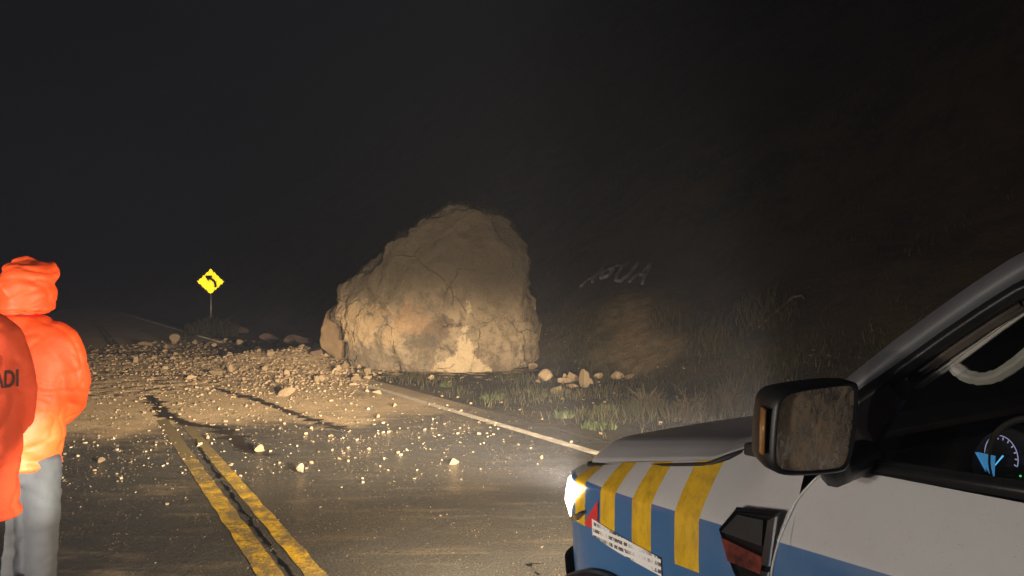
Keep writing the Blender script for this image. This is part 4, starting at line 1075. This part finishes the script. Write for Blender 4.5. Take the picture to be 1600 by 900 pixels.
# mirror
mc = Vector((-.19, .20, 1.338))
def mirror(side):
    rt = empty('door_mirror', mc if side > 0 else Vector((mc.x, -2 * HW - mc.y, mc.z))); rt.parent = truck
    nv = Vector((-1, .30 * side, -.10)).normalized()            # the glass looks back along the vehicle
    rx = Vector((0, 0, 1)).cross(nv).normalized(); uz = nv.cross(rx)
    if side < 0: pass
    M = Matrix((rx, uz, nv)).transposed() @ Matrix.Diagonal((.84, .92, .95))
    s = side
    outer = [(-.122, -.060), (-.115, -.085), (-.085, -.106), (.085, -.110), (.112, -.100), (.128, -.04), (.130, .08), (.122, .098), (.10, .104), (-.07, .092), (-.105, .080), (-.120, .055)]
    for _ in range(2): outer = [q for k in range(len(outer)) for a_, b_ in ((outer[k], outer[(k + 1) % len(outer)]),) for q in ((a_[0] * .75 + b_[0] * .25, a_[1] * .75 + b_[1] * .25), (a_[0] * .25 + b_[0] * .75, a_[1] * .25 + b_[1] * .75))]
    NO = len(outer)
    # local x runs outboard to inboard for the left mirror
    def ring(k, d): return [M @ Vector((x * k * (1 if s > 0 else -1), y * k, d)) for x, y in outer]
    bm = bmesh.new(); L = [[bm.verts.new(p) for p in ring(k, d)] for k, d in ((.95, .0), (1.0, -.006), (1.0, -.05), (.93, -.085), (.7, -.115), (.3, -.125))]
    L.insert(0, [bm.verts.new(p) for p in ring(.93, .001)]); L.insert(0, [bm.verts.new(p) for p in ring(.90, -.012)])
    for a, b in zip(L, L[1:]):
        for k in range(NO): bm.faces.new((a[k], a[(k + 1) % NO], b[(k + 1) % NO], b[k]))
    bm.faces.new(L[-1]); bm.faces.new(L[0][::-1])
    tube_bm(bm, [M @ Vector((.10 * s, -.07, -.05)), Vector((.05, -.15 * s, -.12)), Vector((.06, -.27 * s, -.10))], [(.035, .03), (.035, .03), (.05, .04)], 10)
    obj('housing', bm_mesh('housing', bm, M_BLACK, True), rt)
    gl = [M @ Vector((x * .90 * s, y * .90, -.006)) for x, y in outer]
    obj('mirror_glass', mesh('mirror_glass', gl, [tuple(range(NO))], M_MIR), rt)
    ip = [(-.127, -.055), (-.129, .045)]
    bm = bmesh.new(); tube_bm(bm, [M @ Vector((x * s, y, -.03)) for x, y in ip], (.006, .022), 8); obj('indicator', bm_mesh('indicator', bm, M_AMB, True), rt)
M_MIR = newmat('wet_mirror_brown_reflection'); g = N(M_MIR); v = g.coords()
dr = g.noise(g.mapping(v, (1, 1, .5)), 70, 6, .72, .6); d2 = g.noise(g.mapping(v, (1, 1, .7)), 14, 3, .6)
film = g.ramp(g.math('ADD', dr, g.math('MULTIPLY', g.math('SUBTRACT', d2, .5), .7)), .36, .66)  # mask of the brown reflection painted on the wet glass
g.put(g.b.inputs['Base Color'], g.mix(film, (.60, .50, .40), g.mix(d2, (.50, .33, .17), (.85, .62, .38))))  # brown reflection painted into the colour of the wet glass
g.put(g.b.inputs['Metallic'], g.math('SUBTRACT', 1, film)); g.put(g.b.inputs['Roughness'], g.ramp(dr, .35, .65, .12, .5))
g.put(g.b.inputs['Normal'], g.bump(dr, .4, .006))
M_AMB = pmat('amber_indicator', (.42, .20, .06), (.34, .16, .05), 20, .25, coat=.5)
mirror(1); mirror(-1)
gl_d = bpy.data.lights.new('cab_fill', 'POINT'); gl_d.energy = .35; gl_d.color = (1, .82, .66); gl_d.shadow_soft_size = .04  # added lamp brightening the cab interior, with no fitting behind it
gl_o = bpy.data.objects.new('cab_fill', gl_d); COL.objects.link(gl_o); gl_o.location = (Matrix.Translation(TP) @ Matrix.Rotation(R(90) + TH_T, 4, 'Z')) @ Vector((-.62, -.75, 1.42))
lb = empty('light_bar', (-1.05, -HW, 1.86)); lb.parent = truck
box('light_bar_base', (0, 0, 0), (.28, 1.15, .05), M_BLACK, lb, .01)
M_RBAR = pmat('lit_red_lens', (.5, .04, .02), rough=.2, emit=(1, .10, .03), estr=2); M_BBAR = pmat('lit_blue_lens', (.05, .08, .5), rough=.2, emit=(.10, .16, 1), estr=2.5)
box('red_lens', (0, .31, .075), (.25, .50, .10), M_RBAR, lb, .03); box('blue_lens', (0, -.31, .075), (.25, .50, .10), M_BBAR, lb, .03)
ld = bpy.data.lights.new('beacon', 'SPOT'); ld.energy = 90; ld.spot_size = R(110); ld.spot_blend = 1; ld.color = (1, .20, .06); ld.shadow_soft_size = .1
lo = bpy.data.objects.new('beacon', ld); COL.objects.link(lo); lo.location = (Matrix.Translation(TP) @ Matrix.Rotation(R(90) + TH_T, 4, 'Z')) @ Vector((-1.05, -HW - .2, 2.06)); lo.rotation_euler = (R(112), 0, R(-38))
# low beams of this pickup, one in front of each lens
for b in (-.28, -2 * HW + .28):
    p = truck.matrix_basis @ Vector((1.16, b, .90)) if False else (Matrix.Translation(TP) @ Matrix.Rotation(R(90) + TH_T, 4, 'Z')) @ Vector((1.16, b, .90))
    fw = Vector((-math.sin(TH_T - .22), math.cos(TH_T - .22), 0))
    headlamp('headlight_beam', p, p + fw * 20 + Vector((0, 0, .30)), 9600, WARM, spill=.12, hspread=.5)
# ------------------------------------------------------------------ the two people in orange jackets
M_SKIN = pmat('skin', (.45, .28, .20), (.40, .24, .17), 20, .55)
def cloth(name, c1, c2, rough=.75, fine=.25):
    return pmat(name, c1, c2, 3, rough, bump=fine, bscale=90, bdist=.004, detail=4)
M_ORANGE = cloth('orange_rain_jacket', (.90, .100, .017), (.82, .082, .014), .55)
M_ORANGE2 = cloth('orange_work_jacket', (.76, .078, .018), (.66, .062, .014), .7)
M_GREYP = cloth('grey_work_trousers', (.058, .063, .072), (.040, .044, .052), .8)
M_DARKP = cloth('dark_brown_trousers', (.020, .016, .014), (.014, .012, .011), .85)
M_BOOT = pmat('black_boot', (.015, .014, .013), (.025, .022, .02), 12, .6)
def fold(me, seed, amp=.007, seams=(), relax=6):
    """cloth folds: vertices pushed along their normals"""
    bm = bmesh.new(); bm.from_mesh(me)
    for _ in range(relax): bmesh.ops.smooth_vert(bm, verts=bm.verts, factor=.5, use_axis_x=True, use_axis_y=True, use_axis_z=True)
    bm.to_mesh(me); bm.free()
    me.update(); no = [v.normal.copy() for v in me.vertices]
    for v, n_ in zip(me.vertices, no):
        p = v.co
        w = Vector((p.x + .5 * noise.noise((p.x * 3, p.y * 3, p.z * 3 + seed)), p.y, p.z + .12 * noise.noise((p.x * 4 + seed, p.y * 4, p.z * 4))))
        d = .35 * noise.noise((p.x * 5 + seed, p.y * 5, p.z * 7)) - .55 * (1 - abs(noise.noise((w.x * 4 + seed, w.y * 4, w.z * 9)))) ** 4 - .7 * (1 - abs(noise.noise((w.x * 7 + w.z * 5, w.y * 7 + seed, w.z * 7 - w.x * 6)))) ** 5 + .12 * noise.noise((p.x * 40, p.y * 40, p.z * 50 + seed))
        for (z, w, a) in seams: d += a * math.exp(-((p.z - z) / w) ** 2)
        v.co = p + n_ * d * amp
    me.shade_smooth()
def person(loc, yaw, k, label, tops, mats, hood, seed, stance=.072, arm=1.0):
    jk, tr, bt = mats
    # body: one continuous skin
    bm = bmesh.new()
    rings_bm(bm, [(.86, 0, 0, .11, .09), (.98, 0, 0, .125, .10), (1.12, 0, 0, .14, .10), (1.3, 0, 0, .15, .105), (1.42, 0, 0, .135, .09), (1.49, 0, 0, .10, .07), (1.53, 0, .01, .055, .06), (1.58, 0, .02, .055, .06)], 20)
    rings_bm(bm, [(1.55, 0, .03, .045, .06), (1.60, 0, .035, .066, .085), (1.66, 0, .03, .074, .098), (1.71, 0, .025, .072, .095), (1.755, 0, .02, .045, .06), (1.765, 0, .02, .02, .03)], 20)
    tube_bm(bm, [(0, .115, 1.665), (0, .145, 1.635), (0, .12, 1.63)], [.010, .016, .012], 8)
    for s in (-1, 1):
        box_bm(bm, (s * .078, .03, 1.66), (.016, .035, .055), .006)
        tube_bm(bm, [(s * .075, 0, .92), (s * stance, .01, .52), (s * stance, -.01, .10)], [.075, .055, .042], 12)
        tube_bm(bm, [(s * stance, -.05, .05), (s * stance, .06, .04), (s * stance, .16, .03)], [.04, .042, .03], 10)
        tube_bm(bm, [(s * .15 * arm, 0, 1.43), (s * .195 * arm, .05, 1.23), (s * .14 * arm, .135, 1.115), (s * .07, .15, 1.08)], [.05, .040, .034, .028], 10)
        box_bm(bm, (s * .05, .165, 1.07), (.08, .03, .075), .012)
        for i in range(4): tube_bm(bm, [(s * .02, .168, 1.095 - i * .018), (s * -.02, .170, 1.09 - i * .018), (s * -.032, .155, 1.085 - i * .018)], [.009, .008, .007], 6)
        tube_bm(bm, [(s * .06, .155, 1.10), (s * .03, .15, 1.125), (s * .015, .15, 1.135)], [.012, .010, .008], 6)
    me = remeshed(bm, .011, 3); me.name = 'person'; me.materials.append(M_SKIN); me.shade_smooth()
    o = obj('person', me); o.location = loc; o.rotation_euler.z = yaw; o.scale = (k, k, k); tag(o, label, 'person')
    # trousers
    bm = bmesh.new()
    rings_bm(bm, [(.80, 0, 0, .12, .105), (.9, 0, 0, .145, .125), (1.04, 0, 0, .145, .115)], 24)
    for s in (-1, 1): tube_bm(bm, [(s * .075, 0, .92), (s * .078, 0, .78), (s * stance * .97, .008, .52), (s * (stance), .0, .30), (s * (stance + .002), -.01, .07)], [(.082, .105), (.080, .104), (.066, .080), (.060, .074), (.062, .078)], 18)
    me = remeshed(bm, .012, 5); me.name = 'trousers'; fold(me, seed, .008, ((.50, .03, .6), (.13, .03, .9))); me.materials.append(tr); obj('trousers', me, o)
    for s in (-1, 1):
        bm = bmesh.new(); tube_bm(bm, [(s * stance, -.015, .20), (s * stance, -.02, .06)], [.062, .06], 14); tube_bm(bm, [(s * stance, -.07, .045), (s * stance, .06, .05), (s * stance, .18, .035), (s * stance, .215, .03)], [(.05, .045), (.055, .05), (.05, .035), (.03, .02)], 12)
        me = remeshed(bm, .012, 3); me.name = 'boot'; me.materials.append(bt); me.shade_smooth(); obj('boot', me, o)
    # jacket
    bm = bmesh.new(); rings_bm(bm, tops, 30)
    for s in (-1, 1):
        tube_bm(bm, [(s * .11 * arm, .01, 1.465), (s * .165 * arm, .015, 1.42), (s * .195 * arm, .035, 1.33), (s * .20 * arm, .07, 1.24), (s * .155 * arm, .13, 1.13), (s * .08 * arm, .16, 1.07)], [(.075, .08), (.09, .095), (.085, .095), (.082, .09), (.075, .085), (.065, .065)], 16)
    jm = remeshed(bm, .0105, 14); jm.name = 'jacket'
    fold(jm, seed + 3, .0105, ((1.0, .025, .5), (tops[0][0] + .02, .018, 1.0), (tops[0][0] + .05, .012, -.5))); jm.materials.append(jk); obj('jacket', jm, o)
    if hood:
        bm = bmesh.new()
        rings_bm(bm, [(1.535, 0, .0, .112, .118), (1.555, 0, .008, .108, .122), (1.60, 0, .02, .108, .13), (1.67, 0, .015, .114, .135), (1.72, 0, .02, .106, .13), (1.76, 0, .03, .085, .11), (1.785, 0, .05, .045, .07)], 26)
        tube_bm(bm, [(-.10, .02, 1.73), (-.05, .0, 1.765), (0, .02, 1.785), (.03, .06, 1.765)], [.03, .034, .03, .02], 10)
        tube_bm(bm, [(.095, .05, 1.70), (.085, .07, 1.755), (.06, .09, 1.775)], [.03, .03, .022], 10)
        tube_bm(bm, [(-.09, -.10, 1.70), (-.03, -.118, 1.66), (.0, -.122, 1.60)], [.018, .014, .008], 8)
        hm_ = remeshed(bm, .010, 4); hm_.name = 'hood'
        fold(hm_, seed + 7, .013, ((1.548, .010, -.9), (1.525, .012, .9))); hm_.materials.append(jk); obj('hood', hm_, o)
    else:
        bm = bmesh.new(); rings_bm(bm, [(1.50, 0, .01, .085, .085), (1.55, 0, .015, .08, .085), (1.57, 0, .015, .075, .08)], 24); c_ = remeshed(bm, .010, 2); c_.name = 'collar'; c_.materials.append(jk); c_.shade_smooth(); obj('collar', c_, o)
        bm = bmesh.new(); rings_bm(bm, [(1.64, 0, .0, .076, .09), (1.70, 0, .015, .082, .105), (1.75, 0, .02, .068, .085), (1.775, 0, .02, .03, .04)], 20); h_ = remeshed(bm, .01, 3); h_.name = 'hair'; h_.materials.append(M_TRIM); h_.shade_smooth(); obj('hair', h_, o)
    return o, jm
TOP_A = [(.855, 0, 0, .135, .140), (.90, 0, 0, .155, .155), (1.0, 0, -.005, .165, .16), (1.10, 0, -.005, .17, .16), (1.25, 0, 0, .19, .165), (1.38, 0, 0, .195, .155), (1.45, 0, 0, .17, .135), (1.50, 0, 0, .13, .115), (1.54, 0, .005, .095, .10)]
TOP_B = [(.80, 0, 0, .205, .165), (.86, 0, 0, .203, .165), (.98, 0, 0, .20, .165), (1.12, 0, 0, .21, .165), (1.28, 0, 0, .22, .17), (1.38, 0, 0, .205, .155), (1.46, 0, 0, .16, .13), (1.52, 0, 0, .12, .10), (1.55, 0, .005, .09, .09)]
pa, _ = person((-2.155, 3.40, 0), R(4), 1.0, 'person in hooded orange rain jacket and grey trousers seen from behind', TOP_A, (M_ORANGE, M_GREYP, M_BOOT), True, 2, stance=.08, arm=.84)
pb, jb = person((-1.965, 2.72, 0), R(6), 1.03, 'person at the left edge in orange jacket with dark letters and dark trousers', TOP_B, (M_ORANGE2, M_DARKP, M_BOOT), False, 9, arm=.74)
# dark lettering across the back
M_INK = pmat('dark_lettering', (.06, .022, .016), (.10, .03, .02), 40, .8)
fc = bpy.data.curves.new('lettering', 'FONT'); fc.body = 'ADI'; fc.size = .076; fc.align_x = 'RIGHT'; fc.offset = .0022; fc.space_character = 1.02
to = bpy.data.objects.new('lettering', fc); COL.objects.link(to); dg = bpy.context.evaluated_depsgraph_get(); dg.update()
tm = bpy.data.meshes.new_from_object(to.evaluated_get(dg)); bpy.data.objects.remove(to)
bm = bmesh.new(); bm.from_mesh(tm); bmesh.ops.triangulate(bm, faces=bm.faces)
for _ in range(3):
    bmesh.ops.subdivide_edges(bm, edges=[e for e in bm.edges if e.calc_length() > .008], cuts=1)
    bmesh.ops.triangulate(bm, faces=bm.faces)
jt = BVHTree.FromPolygons([v.co for v in jb.vertices], [p.vertices[:] for p in jb.polygons])
env = {}
for k in range(-40, 60):                       # the print lies on the taut cloth: one depth per upright line
    hs = [jt.ray_cast(Vector((k * .006, -1, z)), Vector((0, 1, 0)))[0] for z in np.linspace(1.255, 1.325, 9)]
    env[k] = min([h.y for h in hs if h] or [-.05])
tab = [(k * .006, (env[max(k - 1, -40)] + env[k] + env[min(k + 1, 59)]) / 3) for k in sorted(env)]
for v_ in bm.verts:
    x, z = v_.co.x * .30 + .214, v_.co.y * 1.05 + 1.262
    v_.co = (x, lerp(x, tab) - .006, z)
lm = bm_mesh('lettering', bm, M_INK); obj('lettering', lm, pb)
# ------------------------------------------------------------------ night mist
hz = bpy.data.materials.new('mist'); hz.use_nodes = True; n_, l_ = ng(hz); n_.clear()
pv = n_.new('ShaderNodeVolumePrincipled'); pv.inputs['Color'].default_value = (.66, .74, 1, 1); pv.inputs['Density'].default_value = .0029; pv.inputs['Anisotropy'].default_value = .2
ou = n_.new('ShaderNodeOutputMaterial'); l_.new(pv.outputs[0], ou.inputs['Volume'])
bm = bmesh.new(); box_bm(bm, (-10, 105, 84), (720, 500, 172)); tag(obj('haze', bm_mesh('haze', bm, hz)), kind='stuff')
